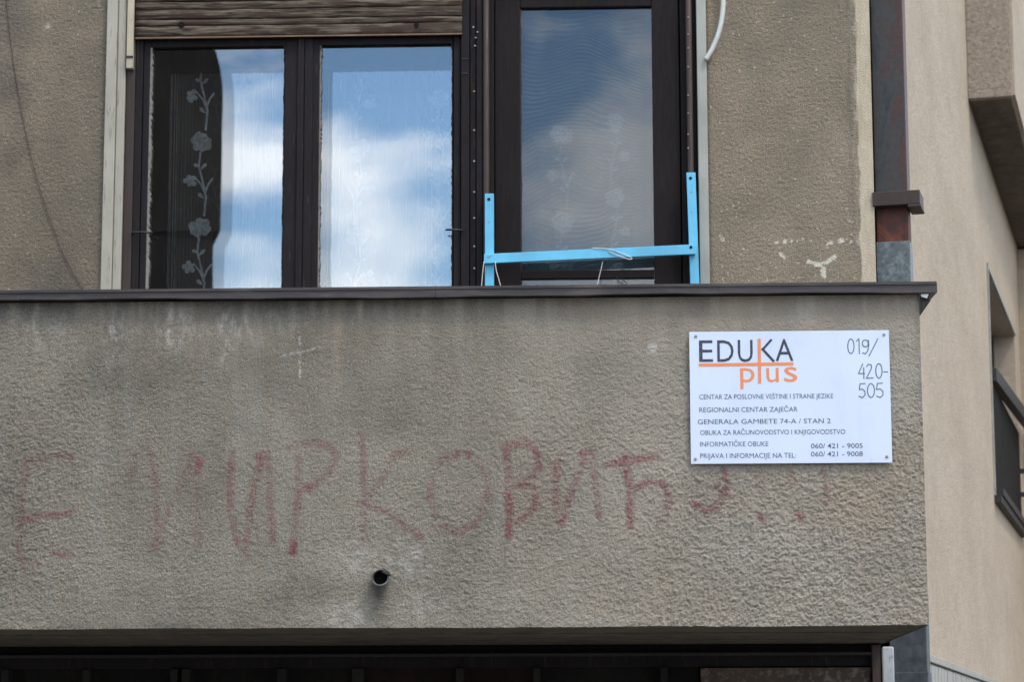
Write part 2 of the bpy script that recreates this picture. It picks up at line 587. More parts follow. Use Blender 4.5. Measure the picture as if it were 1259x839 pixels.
def lace(name, kind):
    t = Mt(name, 0.9, 0.1)
    t.color((0.62, 0.70, 0.72))
    tr = t.n.new('ShaderNodeBsdfTransparent')
    mx = t.n.new('ShaderNodeMixShader')
    if kind == 'window':
        w = t.wave(22, 1.2, 'X', 1, 0.6, (1, 0, 0.05))
        zone = t.ramp(t.noise(2.6, 1, 0.3, (1, 0, 0.02), 0, (0.35, 0, 0)), (0.45, 0.25), (0.62, 1.0))
        a = t.math('MULTIPLY', t.ramp(w, (0.80, 0.035), (0.97, 0.30)), zone)
    else:
        w1 = t.wave(60, 0.0, 'X', 0, 1, (1, 0, 0))
        sep = t.n.new('ShaderNodeSeparateXYZ')
        t.l.new(t.tc.outputs['Object'], sep.inputs[0])
        def rings(k, amp, nscale, loc):
            ph = t.math('MULTIPLY', t.noise(nscale, 1, 0.4, (1.5, 0, 0.7), 0, loc), amp)
            return t.math('SINE', t.math('ADD', t.math('MULTIPLY', sep.outputs[2], k), ph), 0)
        m1 = t.ramp(rings(300, 70, 3.0, (0, 0, 0)), (0.0, 0.0), (0.9, 1.0))
        m2 = t.ramp(rings(-400, 105, 2.2, (4, 1, 2)), (0.0, 0.0), (0.9, 1.0))
        sw = t.ramp(t.noise(4.0, 2, 0.5, (1, 0, 1), 0, (9, 0, 3)), (0.40, 0.0), (0.60, 1.0))
        mm = t.mix(sw, m1, m2)
        a = t.math('MULTIPLY', t.ramp(w1, (0.2, 0.75), (0.9, 1.0)), t.ramp(mm, (0.0, 0.09), (1.0, 0.21)))
        a = t.math('MULTIPLY', a, t.ramp(t.noise(5, 4, 0.65, (1, 1, 0.7), 0.8), (0.35, 0.65), (0.7, 1.5)))
    t.l.new(a, mx.inputs[0])
    t.l.new(tr.outputs[0], mx.inputs[1])
    t.l.new(t.b.outputs[0], mx.inputs[2])
    t.l.new(mx.outputs[0], t.n['Material Output'].inputs['Surface'])
    return t.m


M['lace'] = lace('sheer_lace', 'window')
M['netting'] = lace('fine_netting', 'door')


def embroidery(name, alpha):
    t = Mt(name, 0.9, 0.1)
    t.color(t.ramp(t.noise(160, 3, 0.7), (0.3, (0.70, 0.80, 0.85)), (0.7, (0.88, 0.93, 0.95))))
    tr = t.n.new('ShaderNodeBsdfTransparent')
    mx = t.n.new('ShaderNodeMixShader')
    t.l.new(t.math('MULTIPLY', t.ramp(t.noise(240, 2, 0.6), (0.3, max(0.02, alpha - 0.12)), (0.7, alpha + min(alpha * 0.5, 0.12))), t.ramp(t.noise(75, 2, 0.6), (0.35, 0.62), (0.60, 1.1))), mx.inputs[0])
    t.l.new(tr.outputs[0], mx.inputs[1])
    t.l.new(t.b.outputs[0], mx.inputs[2])
    t.l.new(mx.outputs[0], t.n['Material Output'].inputs['Surface'])
    return t.m


M['flower'] = embroidery('embroidered_white', 0.92)
M['faintflower'] = embroidery('faint_embroidery', 0.125)
M['midflower'] = embroidery('veiled_embroidery', 0.42)  # lower alpha imitates the sky reflection washing over the flowers
M['thread'] = embroidery('curtain_thread', 0.75)

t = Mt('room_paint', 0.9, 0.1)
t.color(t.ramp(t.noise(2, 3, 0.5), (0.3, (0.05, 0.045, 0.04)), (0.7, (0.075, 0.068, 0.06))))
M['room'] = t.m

t = Mt('sign_board', 0.35, 0.4)
c = t.ramp(t.noise(3, 3, 0.5), (0.3, (0.55, 0.615, 0.75)), (0.7, (0.61, 0.67, 0.79)))
c = t.mix(t.ramp(t.noise(70, 3, 0.7, (1, 1, 0.35)), (0.62, 0.0), (0.80, 0.35)), c, (0.42, 0.41, 0.38))
c = t.mix(t.ramp(t.noise(9, 4, 0.7, (1, 1, 0.3)), (0.5, 0.0), (0.75, 0.25)), c, (0.48, 0.49, 0.50))
t.color(c)
t.bump(t.noise(4, 2, 0.5), 0.003, 0.4)
M['sign'] = t.m


def ink(name, col, worn):
    t = Mt(name, 0.6, 0.2)
    t.color(t.mix(t.ramp(t.noise(130, 4, 0.8), (0.50, 0.0), (0.72, 0.75)), col, worn))
    return t.m


M['ink'] = ink('dark_print', (0.045, 0.05, 0.07), (0.16, 0.18, 0.22))
M['fineink'] = ink('faded_print', (0.075, 0.085, 0.115), (0.33, 0.37, 0.45))
M['orange'] = ink('orange_print', (0.78, 0.24, 0.09), (0.74, 0.33, 0.19))
M['pen'] = ink('marker_pen', (0.10, 0.11, 0.14), (0.25, 0.27, 0.32))

t = Mt('red_spray', 0.85, 0.2)
t.color(t.ramp(t.noise(120, 3, 0.7), (0.3, (0.15, 0.030, 0.045)), (0.7, (0.34, 0.065, 0.095))))
tr = t.n.new('ShaderNodeBsdfTransparent')
mx = t.n.new('ShaderNodeMixShader')
t.l.new(t.math('MULTIPLY', t.attr('paint'), t.ramp(t.noise(210, 3, 0.75), (0.38, 0.12), (0.62, 1.0))), mx.inputs[0])
t.l.new(tr.outputs[0], mx.inputs[1])
t.l.new(t.b.outputs[0], mx.inputs[2])
t.l.new(mx.outputs[0], t.n['Material Output'].inputs['Surface'])
M['spray'] = t.m

t = Mt('asphalt', 0.9, 0.3)
t.color(t.ramp(t.noise(60, 5, 0.7), (0.3, (0.035, 0.035, 0.036)), (0.7, (0.075, 0.073, 0.07))))
t.bump(t.noise(120, 4, 0.7), 0.004, 1)
M['asphalt'] = t.m
t = Mt('pavement_concrete', 0.9, 0.3)
t.color(t.ramp(t.noise(12, 5, 0.7), (0.3, (0.17, 0.165, 0.155)), (0.7, (0.27, 0.26, 0.24))))
t.bump(t.noise(80, 4, 0.7), 0.003, 1)
M['pavement'] = t.m
t = Mt('dark_timber_cladding', 0.9, 0.2)
t.color(t.ramp(t.noise(3, 5, 0.7, (1, 1, 0.3)), (0.3, (0.035, 0.030, 0.026)), (0.7, (0.07, 0.058, 0.05))))
M['cladding'] = t.m
t = Mt('roof_tiles', 0.9, 0.2)
t.color(t.ramp(t.noise(8, 5, 0.7), (0.3, (0.05, 0.035, 0.03)), (0.7, (0.09, 0.06, 0.05))))
M['roof'] = t.m

# ------------------------------------------------------------------ ground
g = MB().box(-300, 300, -300, 300, -0.3, 0.0).build('ground', M['asphalt'])
tag(g, kind='structure')
g = MB().box(-30, 12, -3.2, 1.3, 0.001, 0.13).build('pavement', M['pavement'], bevel=0.01)
tag(g, kind='structure')

# ------------------------------------------------------------------ main building
YW = 1.4           # face of the rear wall
ZC, ZS = 3.159, 2.015   # coping top, slab underside
XR = 1.028         # right end of the balcony
XL = -3.5
bld = empty('apartment_building', (-1.5, YW, 0), 'weathered grey stucco apartment building with a parapet balcony, dark framed window and balcony door', 'building')
XC = 1.033         # corner of the house
# wall pieces round the openings (window + door opening -2.04..0.378, z 2.15..5.0)
w = MB()
w.box(-9, -2.045, YW + 0.012, YW + 0.35, 2.02, 9)
w.box(0.380, XC - 0.004, YW + 0.012, YW + 0.35, 2.02, 9)
w.box(-2.045, 0.380, YW + 0.012, YW + 0.35, 5.05, 9)
w.box(-2.045, -0.60, YW + 0.012, YW + 0.35, 2.02, 2.95)
w.box(XC - 0.30, XC - 0.006, YW + 0.35, 8.0, 0, 8.99)
w.box(-9, -8.7, YW + 0.35, 8.0, 0, 8.99)
w.box(-9, XC - 0.008, 8.0, 8.3, 0, 8.98)
w.box(-9, XC - 0.007, YW + 0.34, 8.1, 8.99, 9.2)
w.build('wall', M['plain_plaster'], bld)
# room behind the windows
r = MB()
r.box(-4.0, XC - 0.31, 4.6, 4.7, 2.15, 5.3)
r.box(-4.1, -4.0, YW + 0.36, 4.6, 2.15, 5.3)
r.box(-4.0, XC - 0.31, YW + 0.36, 4.6, 5.25, 5.35)
r.box(-4.0, XC - 0.31, YW + 0.36, 4.6, 2.05, 2.15)
r.box(XC - 0.33, XC - 0.31, YW + 0.36, 4.6, 2.15, 5.25)
r.build('room_walls', M['room'], bld)


def stroke_field(X, Z, strokes, width):
    """distance-based mask of hand-drawn strokes; strokes = list of (points, weight)"""
    out = np.zeros_like(X)
    for pts, wgt in strokes:
        for (ax, az), (bx, bz) in zip(pts[:-1], pts[1:]):
            x0, x1 = min(ax, bx) - 0.05, max(ax, bx) + 0.05
            z0, z1 = min(az, bz) - 0.05, max(az, bz) + 0.05
            i0, i1 = np.searchsorted(X[0], [x0, x1])
            j0, j1 = np.searchsorted(Z[:, 0], [z0, z1])
            if i1 <= i0 or j1 <= j0:
                continue
            xs, zs = X[j0:j1, i0:i1], Z[j0:j1, i0:i1]
            dx, dz = bx - ax, bz - az
            L2 = dx * dx + dz * dz + 1e-9
            tt = np.clip(((xs - ax) * dx + (zs - az) * dz) / L2, 0, 1)
            d = np.hypot(xs - ax - tt * dx, zs - az - tt * dz)
            v = wgt * smooth01(-d, -width, -width * 0.25)
            out[j0:j1, i0:i1] = np.maximum(out[j0:j1, i0:i1], v)
    return out


def pxs(Y, *pts):
    return [(at(x, y, Y).x, at(x, y, Y).z) for x, y in pts]


def grid(x0, x1, z0, z1, step):
    nx = int(round((x1 - x0) / step)) + 1
    nz = int(round((z1 - z0) / step)) + 1
    X, Z = np.meshgrid(np.linspace(x0, x1, nx), np.linspace(z0, z1, nz))
    idx = np.arange(nx * nz).reshape(nz, nx)
    F = np.stack([idx[:-1, :-1], idx[:-1, 1:], idx[1:, 1:], idx[1:, :-1]], -1).reshape(-1, 4)
    return X, Z, F


def blob(X, Z, px, py, rx, rz, Y=0.0):
    p = at(px, py, Y)
    k = Y and 1.17 or 1.0
    return np.exp(-((X - p.x) / (rx / 368.0 * k)) ** 2 - ((Z - p.z) / (rz / 368.0 * k)) ** 2)


# --- balcony
STEP = 0.0034
ZT = ZC - 0.033
X, Z, F = grid(XL, XR, ZS, ZT, STEP)
wx = X + 0.010 * perlin(X * 40, Z * 40, 11)
wz = Z + 0.010 * perlin(X * 40, Z * 40, 12)
coarse = fbm(wx * 46, wz * 60, 1, 3, 0.8) * 1.5
coarse = np.sign(coarse) * np.abs(coarse) ** 0.8
rid = 1 - np.abs(perlin(wx * 120 + wz * 40, wz * 140 - wx * 50, 3)) * 2.2
fine = perlin(X * 138, Z * 132, 5)
amount = 0.60 + 0.45 * fbm(X * 1.3, Z * 1.6, 21, 3) + 0.95 * smooth01(X, -0.5, 0.7) * smooth01(-Z, -2.95, -2.3) + 0.25 * smooth01(-X, 1.6, 2.1)
amount = np.clip(amount - 0.22 * smooth01(Z, 2.8, 3.1), 0.25, 1.9)
H = amount * (0.0033 * coarse + 0.0013 * rid + 0.0027 * fine) + 0.004 * fbm(X * 5, Z * 5, 31, 2)
H += 0.002 * np.exp(-((Z - ZS) / 0.01) ** 2) * perlin(X * 23, Z * 3, 41)
zz = Z.copy()
lowrow = np.exp(-((Z - ZS) / 0.012) ** 2)
zz += lowrow * (0.003 * perlin(X * 3.1, X * 0.7, 43) + 0.003 * perlin(X * 47, X * 0.3 + .5, 44) * (0.3 + np.clip(perlin(X * 2, X * 0.1, 45), 0, 1)))
V = np.stack([X, -H, zz], -1).reshape(-1, 3)
me = mesh_np('parapet', V, F, True)
nz1 = fbm(X * 14, Z * 6, 51, 3)
drip = smooth01(fbm(X * 22, Z * 1.2, 52, 2), -0.1, 0.45)
pale = np.zeros_like(X)
for px, py, rx, rz, a in ((42, 410, 14, 34, .45), (75, 405, 12, 30, .3), (140, 405, 16, 34, .6), (212, 402, 17, 28, .5), (278, 408, 9, 40, .7), (305, 402, 26, 22, .4), (240, 400, 60, 24, .25),
                          (345, 395, 30, 18, .28), (414, 450, 5, 90, .28), (523, 425, 7, 60, .22), (262, 375, 12, 12, .25), (795, 375, 12, 12, .35), (803, 426, 9, 8, .7), (455, 380, 30, 18, .2)):
    pale += a * blob(X, Z, px, py, rx, rz) * (0.1 + 1.3 * smooth01(fbm(X * 38, Z * 16, 58, 4, 0.7), -0.15, 0.45))
for px, py, rx, rz, a in ((440, 690, 34, 22, .42), (500, 690, 30, 24, .45), (420, 757, 34, 16, .6), (530, 745, 40, 20, .3), (960, 680, 60, 30, .28), (985, 715, 30, 24, .22), (1100, 740, 40, 40, .2), (620, 740, 40, 20, .16), (880, 765, 160, 9, .2)):
    pale += a * blob(X, Z, px, py, rx, rz) * (0.25 + 0.95 * smooth01(fbm(X * 28, Z * 28, 53, 3), -0.35, 0.45))
cross = stroke_field(X, Z, [(pxs(0, (368, 407), (369, 464)), 1), (pxs(0, (348, 437), (392, 428)), 1)], 0.006)
pale += 1.0 * cross * smooth01(fbm(X * 80, Z * 80, 54, 2), -0.3, 0.15)
pale += 0.8 * smooth01(blob(X, Z, 803, 426, 9, 8) + 0.5 * fbm(X * 50, Z * 50, 60, 2), 0.45, 0.8)
pale = pale * 0.85 + 0.26 * smooth01(X, -0.7, 0.7) * (0.6 + 1.0 * smooth01(fbm(X * 3, Z * 3, 59, 4, 0.6), -0.3, 0.4))  # paler towards the right end
soot_shade = 0.42 * smooth01(Z, ZT - 0.09, ZT) * (1 - 0.5 * drip) + 0.22 * smooth01(Z, ZT - 0.28, ZT) * (1 - drip)
for px, py, rx, rz, a in ((466, 748, 13, 30, .75), (462, 726, 11, 12, .6), (382, 725, 34, 24, .38), (330, 740, 40, 20, .2), (200, 770, 120, 8, .2), (20, 480, 40, 80, .14), (330, 400, 50, 60, .12), (480, 700, 26, 20, .12)):
    soot_shade += a * blob(X, Z, px, py, rx, rz) * (0.6 + 0.5 * smooth01(nz1, -0.5, 0.5))
soot_shade += 0.22 * smooth01(-Z, -ZS - 0.03, -ZS) * smooth01(fbm(X * 9, Z * 3, 55, 2), -0.3, 0.4)
soot_shade += 0.3 * smooth01(X, XR - 0.035, XR) * smooth01(fbm(X * 20, Z * 12, 57, 2), -0.2, 0.5)
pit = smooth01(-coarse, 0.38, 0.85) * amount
soot_shade += 0.38 * pit + 0.30 * smooth01(fbm(X * 1.6, Z * 2.0, 63, 5, 0.6), -0.05, 0.5) * (1 - 0.55 * smooth01(X, -0.6, 0.8))  # pits darkened as painted relief shade; broad mottling heavier to the left
ochre = 0.30 * smooth01(fbm(X * 2.2, Z * 2.2, 56, 3), 0.0, 0.5) * (0.4 + 0.6 * smooth01(X, -0.8, 0.5)) + 0.35 * blob(X, Z, 735, 745, 7, 12) + .3 * blob(X, Z, 414, 420, 5, 60)
add_attr(me, 'pale', np.clip(pale, 0, 0.95))
add_attr(me, 'soot_shade', np.clip(soot_shade, 0, 0.9))
add_attr(me, 'ochre', np.clip(ochre, 0, 0.8))
add_attr(me, 'tan', 0.42 * smooth01(X, -0.9, 0.6) * (0.55 + 0.9 * smooth01(fbm(X * 4, Z * 4, 62, 4, 0.6), -0.4, 0.4)))
add_attr(me, 'crest_glint', np.clip(0.85 * smooth01(rid * 0.35 + coarse * 0.6 + 0.5 * fine, 0.60, 1.05) * amount * (0.35 + 0.65 * smooth01(X, -1.2, 0.6)), 0, 0.8))  # highlights on the relief peaks painted into the colour
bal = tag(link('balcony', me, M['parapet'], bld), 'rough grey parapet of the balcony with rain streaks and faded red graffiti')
# body of the parapet, slab, inner faces
b = MB()
b.box(XL + 0.004, XR - 0.004, 0.012, 0.11, ZS + 0.006, ZT - 0.001)
b.box(XR - 0.10, XR - 0.003, 0.11, YW, ZS + 0.15, ZT - 0.001)
b.build('parapet_core', M['parapet'], bal)
side, SZ, SF = grid(0.0, YW, ZS, ZT, 0.008)
hs = 0.003 * perlin(side * 60, SZ * 70, 61) + 0.002 * fbm(side * 20, SZ * 20, 62)
me = mesh_np('parapet_side', np.stack([XR + hs * 0.6 - 0.001, side + 0.001, SZ], -1).reshape(-1, 3), SF, True)
for k in ('pale', 'ochre'):
    add_attr(me, k, np.full(side.size, 0.1))
add_attr(me, 'soot_shade', np.full(side.size, 0.25))
link('parapet_side', me, M['parapet'], bal)
# slab underside, slightly uneven board marks
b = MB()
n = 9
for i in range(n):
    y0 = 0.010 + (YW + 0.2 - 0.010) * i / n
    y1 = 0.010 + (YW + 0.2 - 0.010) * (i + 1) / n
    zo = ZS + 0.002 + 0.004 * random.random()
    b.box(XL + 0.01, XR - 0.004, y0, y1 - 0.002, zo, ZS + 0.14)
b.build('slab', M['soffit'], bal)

# coping: thin sheet-metal/wood capping with a drip edge
cop = MB()
segs = [(XL - 0.05, -2.02), (-2.019, -0.603), (-0.602, 0.35), (0.351, 1.084)]
for i, (xa, xb) in enumerate(segs):
    k = 14
    for j in range(k):
        x0 = xa + (xb - xa) * j / k
        x1 = xa + (xb - xa) * (j + 1) / k
        def dz(x):
            return 0.0024 * math.sin(x * 3.1 + 1) + 0.0014 * math.sin(x * 11) + 0.0007 * math.sin(x * 29 + 2) + (0.001 if i % 2 else 0)
        p = []
        for zb in (0, 1):
            for (x, y) in ((x0, -0.040), (x1, -0.040), (x1, 0.16), (x0, 0.16)):
                zt = ZC + dz(x) + (0.008 if y > 0 else 0)
                p.append((x, y, zt - (0.031 if zb == 0 else 0)))
        cop.hexa(p)
cop.build('coping', M['coping'], bal)
lp = MB()
lp.box(XL - 0.05, 1.082, -0.0445, -0.0405, ZC - 0.006, ZC + 0.0035)
lp.box(XR - 0.14, 1.086, 0.161, YW - 0.02, ZC - 0.026, ZC + 0.004)
lp.build('coping_lip', M['coping'], bal)
# torn bent piece of flashing under the right end
tp = MB()
P = [(1.030, -0.012, ZC - 0.035), (1.062, -0.02, ZC - 0.035), (1.056, -0.015, ZC - 0.052), (1.043, -0.01, ZC - 0.060), (1.036, -0.012, ZC - 0.085), (1.029, -0.01, ZC - 0.095)]
b0 = [(x, y, z) for x, y, z in P]
tp.poly(b0)
tp.poly([(x + 0.002, y + 0.004, z) for x, y, z in P][::-1])
for i in range(len(P)):
    j = (i + 1) % len(P)
    q = [P[i], P[j]]
    tp.poly([q[1], q[0], (q[0][0] + 0.002, q[0][1] + 0.004, q[0][2]), (q[1][0] + 0.002, q[1][1] + 0.004, q[1][2])])
tp.build('torn_flashing', M['iron'], bal)
fk = MB()
fk.hexa([(1.032, -0.030, ZC - 0.046), (1.050, -0.034, ZC - 0.052), (1.050, -0.032, ZC - 0.052), (1.032, -0.028, ZC - 0.046), (1.030, -0.030, ZC - 0.037), (1.056, -0.034, ZC - 0.038), (1.056, -0.032, ZC - 0.038), (1.030, -0.028, ZC - 0.037)])
fk.build('loose_flake', M['string'], bal)

# drain spout: broken pipe sticking out of the parapet
sp = at(468, 711, -0.03)
d = MB()
n = 20
ro, ri = 0.0285, 0.0245
ring = []
prof = []
for k in range(n):
    a = 2 * math.pi * k / n
    front = -0.052 - 0.006 * math.sin(a * 3)
    if 0.0 < a < 1.25:
        front = -0.026 - 0.010 * math.sin(a * 2)      # broken away at the upper right
    ring.append((a, front))
for k in range(n):
    a, fr = ring[k]
    a2, fr2 = ring[(k + 1) % n]
    def q(aa, r, y):
        return (sp.x + r * math.cos(aa), y, sp.z + r * math.sin(aa))
    for (r0, y0, y0b, r1, y1, y1b) in ((ro, fr, fr2, ro, 0.02, 0.02), (ri, 0.10, 0.10, ri, fr, fr2), (ri, fr, fr2, ro, fr, fr2)):
        d.poly([q(a, r0, y0), q(a2, r0, y0b), q(a2, r1, y1b), q(a, r1, y1)])
drn = d.build('drain_spout', M['spout'], bal)
dd = MB()
dd.tube([(sp.x, -0.009, sp.z), (sp.x, 0.012, sp.z)], 0.0244, 16)
dd.build('spout_hollow', M['black'], drn)
fl = MB()
fl.poly([(sp.x - 0.012, -0.030, sp.z + 0.026), (sp.x + 0.012, -0.058, sp.z + 0.012), (sp.x + 0.036, -0.050, sp.z + 0.002),
         (sp.x + 0.028, -0.03, sp.z + 0.018), (sp.x + 0.010, -0.02, sp.z + 0.030)])
fl.poly([(sp.x - 0.012, -0.027, sp.z + 0.028), (sp.x + 0.010, -0.017, sp.z + 0.032), (sp.x + 0.028, -0.027, sp.z + 0.020),
         (sp.x + 0.038, -0.050, sp.z + 0.004), (sp.x + 0.012, -0.058, sp.z + 0.0145)])
fl.build('spout_flap', M['iron'], drn)

# graffiti: paint film on the displaced surface
G = [
    ([(34, 566), (28, 600), (25, 640), (24, 680), (30, 697)], .36), ([(30, 570), (50, 563), (88, 562)], .42), ([(24, 640), (50, 636), (88, 630)], .48), ([(27, 695), (45, 694)], .45), ([(66, 681), (86, 683)], .4),
    ([(160, 590), (168, 560), (178, 549), (188, 560), (192, 600), (193, 640), (193, 675)], .38), ([(186, 672), (196, 668)], .8), ([(198, 655), (210, 618), (222, 598), (235, 570)], .3), ([(236, 560), (246, 566), (243, 580)], .7), ([(243, 562), (243, 620), (243, 672)], .3),
    ([(286, 558), (283, 590), (284, 630), (291, 662), (300, 680)], .6), ([(298, 676), (301, 683)], 1.0), ([(301, 680), (306, 640), (314, 590), (324, 560)], .6), ([(318, 562), (328, 559)], .95), ([(330, 560), (332, 610), (336, 665)], .42), ([(334, 655), (336, 668)], .8),
    ([(358, 552), (364, 548)], .95), ([(362, 548), (390, 544), (408, 550), (413, 562), (404, 582), (388, 596), (368, 603)], .6), ([(366, 560), (368, 600), (363, 640), (360, 678)], .5), ([(366, 602), (380, 600)], .85), ([(361, 665), (360, 680)], 1.0),
    ([(443, 535), (446, 556)], .55), ([(446, 556), (447, 600), (447, 640), (450, 670)], .42), ([(442, 618), (452, 620)], .8), ([(503, 556), (486, 558), (479, 575), (455, 610)], .4), ([(448, 618), (475, 630), (500, 650), (520, 663)], .5),
    ([(575, 558), (545, 562), (530, 582), (529, 612), (537, 640), (560, 656), (585, 645), (598, 618), (600, 590), (588, 566)], .45), ([(562, 557), (577, 560)], .85), ([(596, 625), (603, 608)], .6),
    ([(622, 548), (624, 556)], 1.0), ([(622, 550), (625, 600), (627, 640)], .75), ([(627, 620), (626, 658)], 1.0), ([(626, 549), (645, 543), (660, 556), (663, 575), (652, 592), (634, 597)], .65), ([(632, 598), (655, 598), (660, 614), (652, 632), (636, 642)], .7),
    ([(686, 568), (683, 600), (684, 630), (690, 646)], .45), ([(688, 643), (693, 636)], .8), ([(692, 640), (704, 600), (718, 568), (726, 553)], .35), ([(716, 558), (728, 556)], .8), ([(728, 556), (732, 600), (737, 634)], .4),
    ([(769, 562), (774, 600), (775, 645)], .7), ([(774, 625), (774, 648)], 1.0), ([(746, 572), (775, 566), (808, 562)], .55), ([(776, 606), (796, 592), (815, 594), (824, 612), (816, 640)], .5), ([(812, 642), (818, 640)], .75),
    ([(889, 579), (893, 600), (884, 620), (868, 631), (852, 618)], .6), ([(884, 598), (892, 610)], .8),
    ([(932, 582), (937, 604)], .35), ([(934, 635), (938, 639)], .85), ([(971, 578), (975, 598)], .25), ([(981, 632), (985, 636)], .5), ([(1013, 580), (1016, 618)], .4), ([(1015, 643), (1021, 645)], .7),
]
rows = [G[0:5], G[5:10], G[10:15], G[15:20], G[20:25], G[25:28], G[28:33], G[33:38], G[38:43], G[43:45], G[45:46], G[46:47], G[47:48], G[48:49], G[49:50], G[50:51]]
brk = np.clip(0.70 + 1.35 * fbm(X * 17, Z * 17, 71, 4, 0.65) - 0.6 * pit + 0.75 * np.clip(coarse, -.5, .8), 0, 1.15)
for row in rows:
    ga = stroke_field(X, Z, [(pxs(0, *pts), min(1.1, wgt * (1.35 if pts[0][0] > 680 else 1.0))) for pts, wgt in row], 0.0195) * brk
    keep = (ga.ravel()[F].max(1) > 0.04)
    Fk = F[keep]
    used, inv = np.unique(Fk.ravel(), return_inverse=True)
    Vg = V[used].copy()
    Vg[:, 1] -= 0.0006
    me = mesh_np('painted_letter', Vg, inv.reshape(-1, 4), True)
    add_attr(me, 'paint', np.clip(ga.ravel()[used] * 0.84, 0, 0.76))
    link('painted_letter', me, M['spray'], bal)


# --- rear wall plaster coats beside the openings
def coat(x0, x1, z0, z1, seed, right):
    X, Z, F = grid(x0, x1, z0, z1, 0.0045)
    wx = X + 0.006 * perlin(X * 50, Z * 50, seed + 1)
    h = 0.0022 * perlin(wx * 120, Z * 110, seed) + 0.0014 * perlin(X * 70 + Z * 20, Z * 75, seed + 2) + 0.003 * fbm(X * 6, Z * 6, seed + 3, 2)
    pale = np.zeros_like(X)
    band = np.zeros_like(X)
    soot_shadow = np.zeros_like(X)
    if right:
        edge = 0.975 + 0.006 * fbm(Z * 9, Z * 0 + 0.3, seed + 5, 3) * 2
        band = smooth01(X, edge - 0.002, edge + 0.003)
        h = h * (1 - 0.8 * band) + 0.003 * band
        ridge = np.exp(-((X - edge + 0.003) / 0.006) ** 2)
        pale += 0.55 * ridge * smooth01(fbm(X * 10, Z * 8, seed + 6, 2), -0.1, 0.5)
        soot_shadow += 0.30 * np.exp(-((X - edge + 0.028) / 0.008) ** 2) * smooth01(fbm(X * 6, Z * 4, seed + 7, 2), -0.4, 0.4)
        nn = fbm(X * 45, Z * 45, seed + 8, 3)
        chips = stroke_field(X, Z, [(pxs(YW, (995, 322), (1012, 326), (1013, 340)), 1), (pxs(YW, (1012, 325), (1026, 316)), 1), (pxs(YW, (1018, 300), (1042, 294)), .8),
                                    (pxs(YW, (953, 297), (1000, 296)), .6), (pxs(YW, (960, 312), (964, 318)), .7), (pxs(YW, (886, 290), (890, 296)), .7), (pxs(YW, (1043, 240), (1046, 300)), .5)], 0.016)
        pale += 0.95 * smooth01(chips + 0.9 * nn, 0.62, 0.80)
        pale += 0.75 * smooth01(perlin(X * 85, Z * 85, seed + 9) + .12 * smooth01(-Z, -3.75, -3.4) + 0.12 * fbm(X * 5, Z * 5, seed + 10), 0.74, 0.80)
        soot_shadow += 0.5 * smooth01(-X, -0.395, -0.382)  # shadow beside the pale jamb strip, painted into the plaster
    else:
        pale += 0.7 * smooth01(perlin(X * 95, Z * 95, seed + 9) + 0.3 * fbm(X * 4, Z * 4, seed + 4), 0.72, 0.80)
        pale += 0.8 * blob(X, Z, 59, 32, 4, 3.5, YW)
        soot_shadow += 0.26 + 0.35 * smooth01(fbm(X * 3, Z * 3, seed + 12, 3), -0.1, 0.5)
    me = mesh_np('plaster_coat', np.stack([X, YW - h, Z], -1).reshape(-1, 3), F, True)
    add_attr(me, 'pale', np.clip(pale, 0, 0.95))
    add_attr(me, 'smoothband', band)
    add_attr(me, 'soot_shade', np.clip(soot_shadow, 0, 0.8))
    return link('plaster_coat', me, M['plaster'], bld)


coat(-2.9, -2.041, 2.9, 5.4, 101, False)
coat(0.380, XC, 2.9, 5.4, 201, True)

# --- window with outer casements, inner casements, rolling shutter
F0, F1 = YW - 0.01, YW + 0.06       # outer frame depth
win = tag(MB().box(-1.961, -1.925, YW + 0.0, YW + 0.10, 2.9, 5.0).build('window', M['brownframe'], bld, 0.003), 'wide dark framed double casement window behind the parapet')
zt = 4.432
fr = MB()
fr.box(-1.925, -1.895, YW + 0.004, YW + 0.085, 2.9, 4.50)
fr.box(-1.925, -0.607, YW + 0.012, YW + 0.085, 4.475, 4.56)
fr.box(-0.635, -0.607, YW + 0.004, YW + 0.085, 2.9, 4.474)
fr.build('outer_frame', M['darkwood'], win, 0.003)
for (x0, x1, a, bq) in ((-1.893, -1.256, 0.026, 0.062), (-1.249, -0.637, 0.071, 0.004)):
    s = MB()
    xa, xb = x0 + a, x1 - bq
    s.box(x0, xa, YW + 0.010, YW + 0.055, 2.95, 4.47)
    s.box(xb if bq > 0.01 else x1 - 0.004, x1, YW + 0.0105, YW + 0.0545, 2.95, 4.469)
    s.box(xa, xb, YW + 0.012, YW + 0.054, zt, 4.468)
    s.box(xa, xb, YW + 0.012, YW + 0.054, 2.95, 3.05)
    s.build('casement', M['darkwood'], win, 0.003)
# moulding battens on the meeting stiles
mb = MB()
mb.box(-1.266, -1.240, YW + 0.000, YW + 0.0095, 2.95, 4.468)
mb.build('meeting_batten', M['darkwood'], win, 0.003)
mb = MB()
mb.box(-1.238, -1.205, YW + 0.003, YW + 0.0095, 2.95, 4.467)
mb.build('meeting_batten', M['darkwood'], win, 0.003)
panes = [(-1.867, -1.318), (-1.178, -0.641)]
for x0, x1 in panes:
    MB().box(x0 - 0.004, x1 + 0.004, YW + 0.036, YW + 0.040, 3.04, zt + 0.01).build('pane', M['glass'], win)


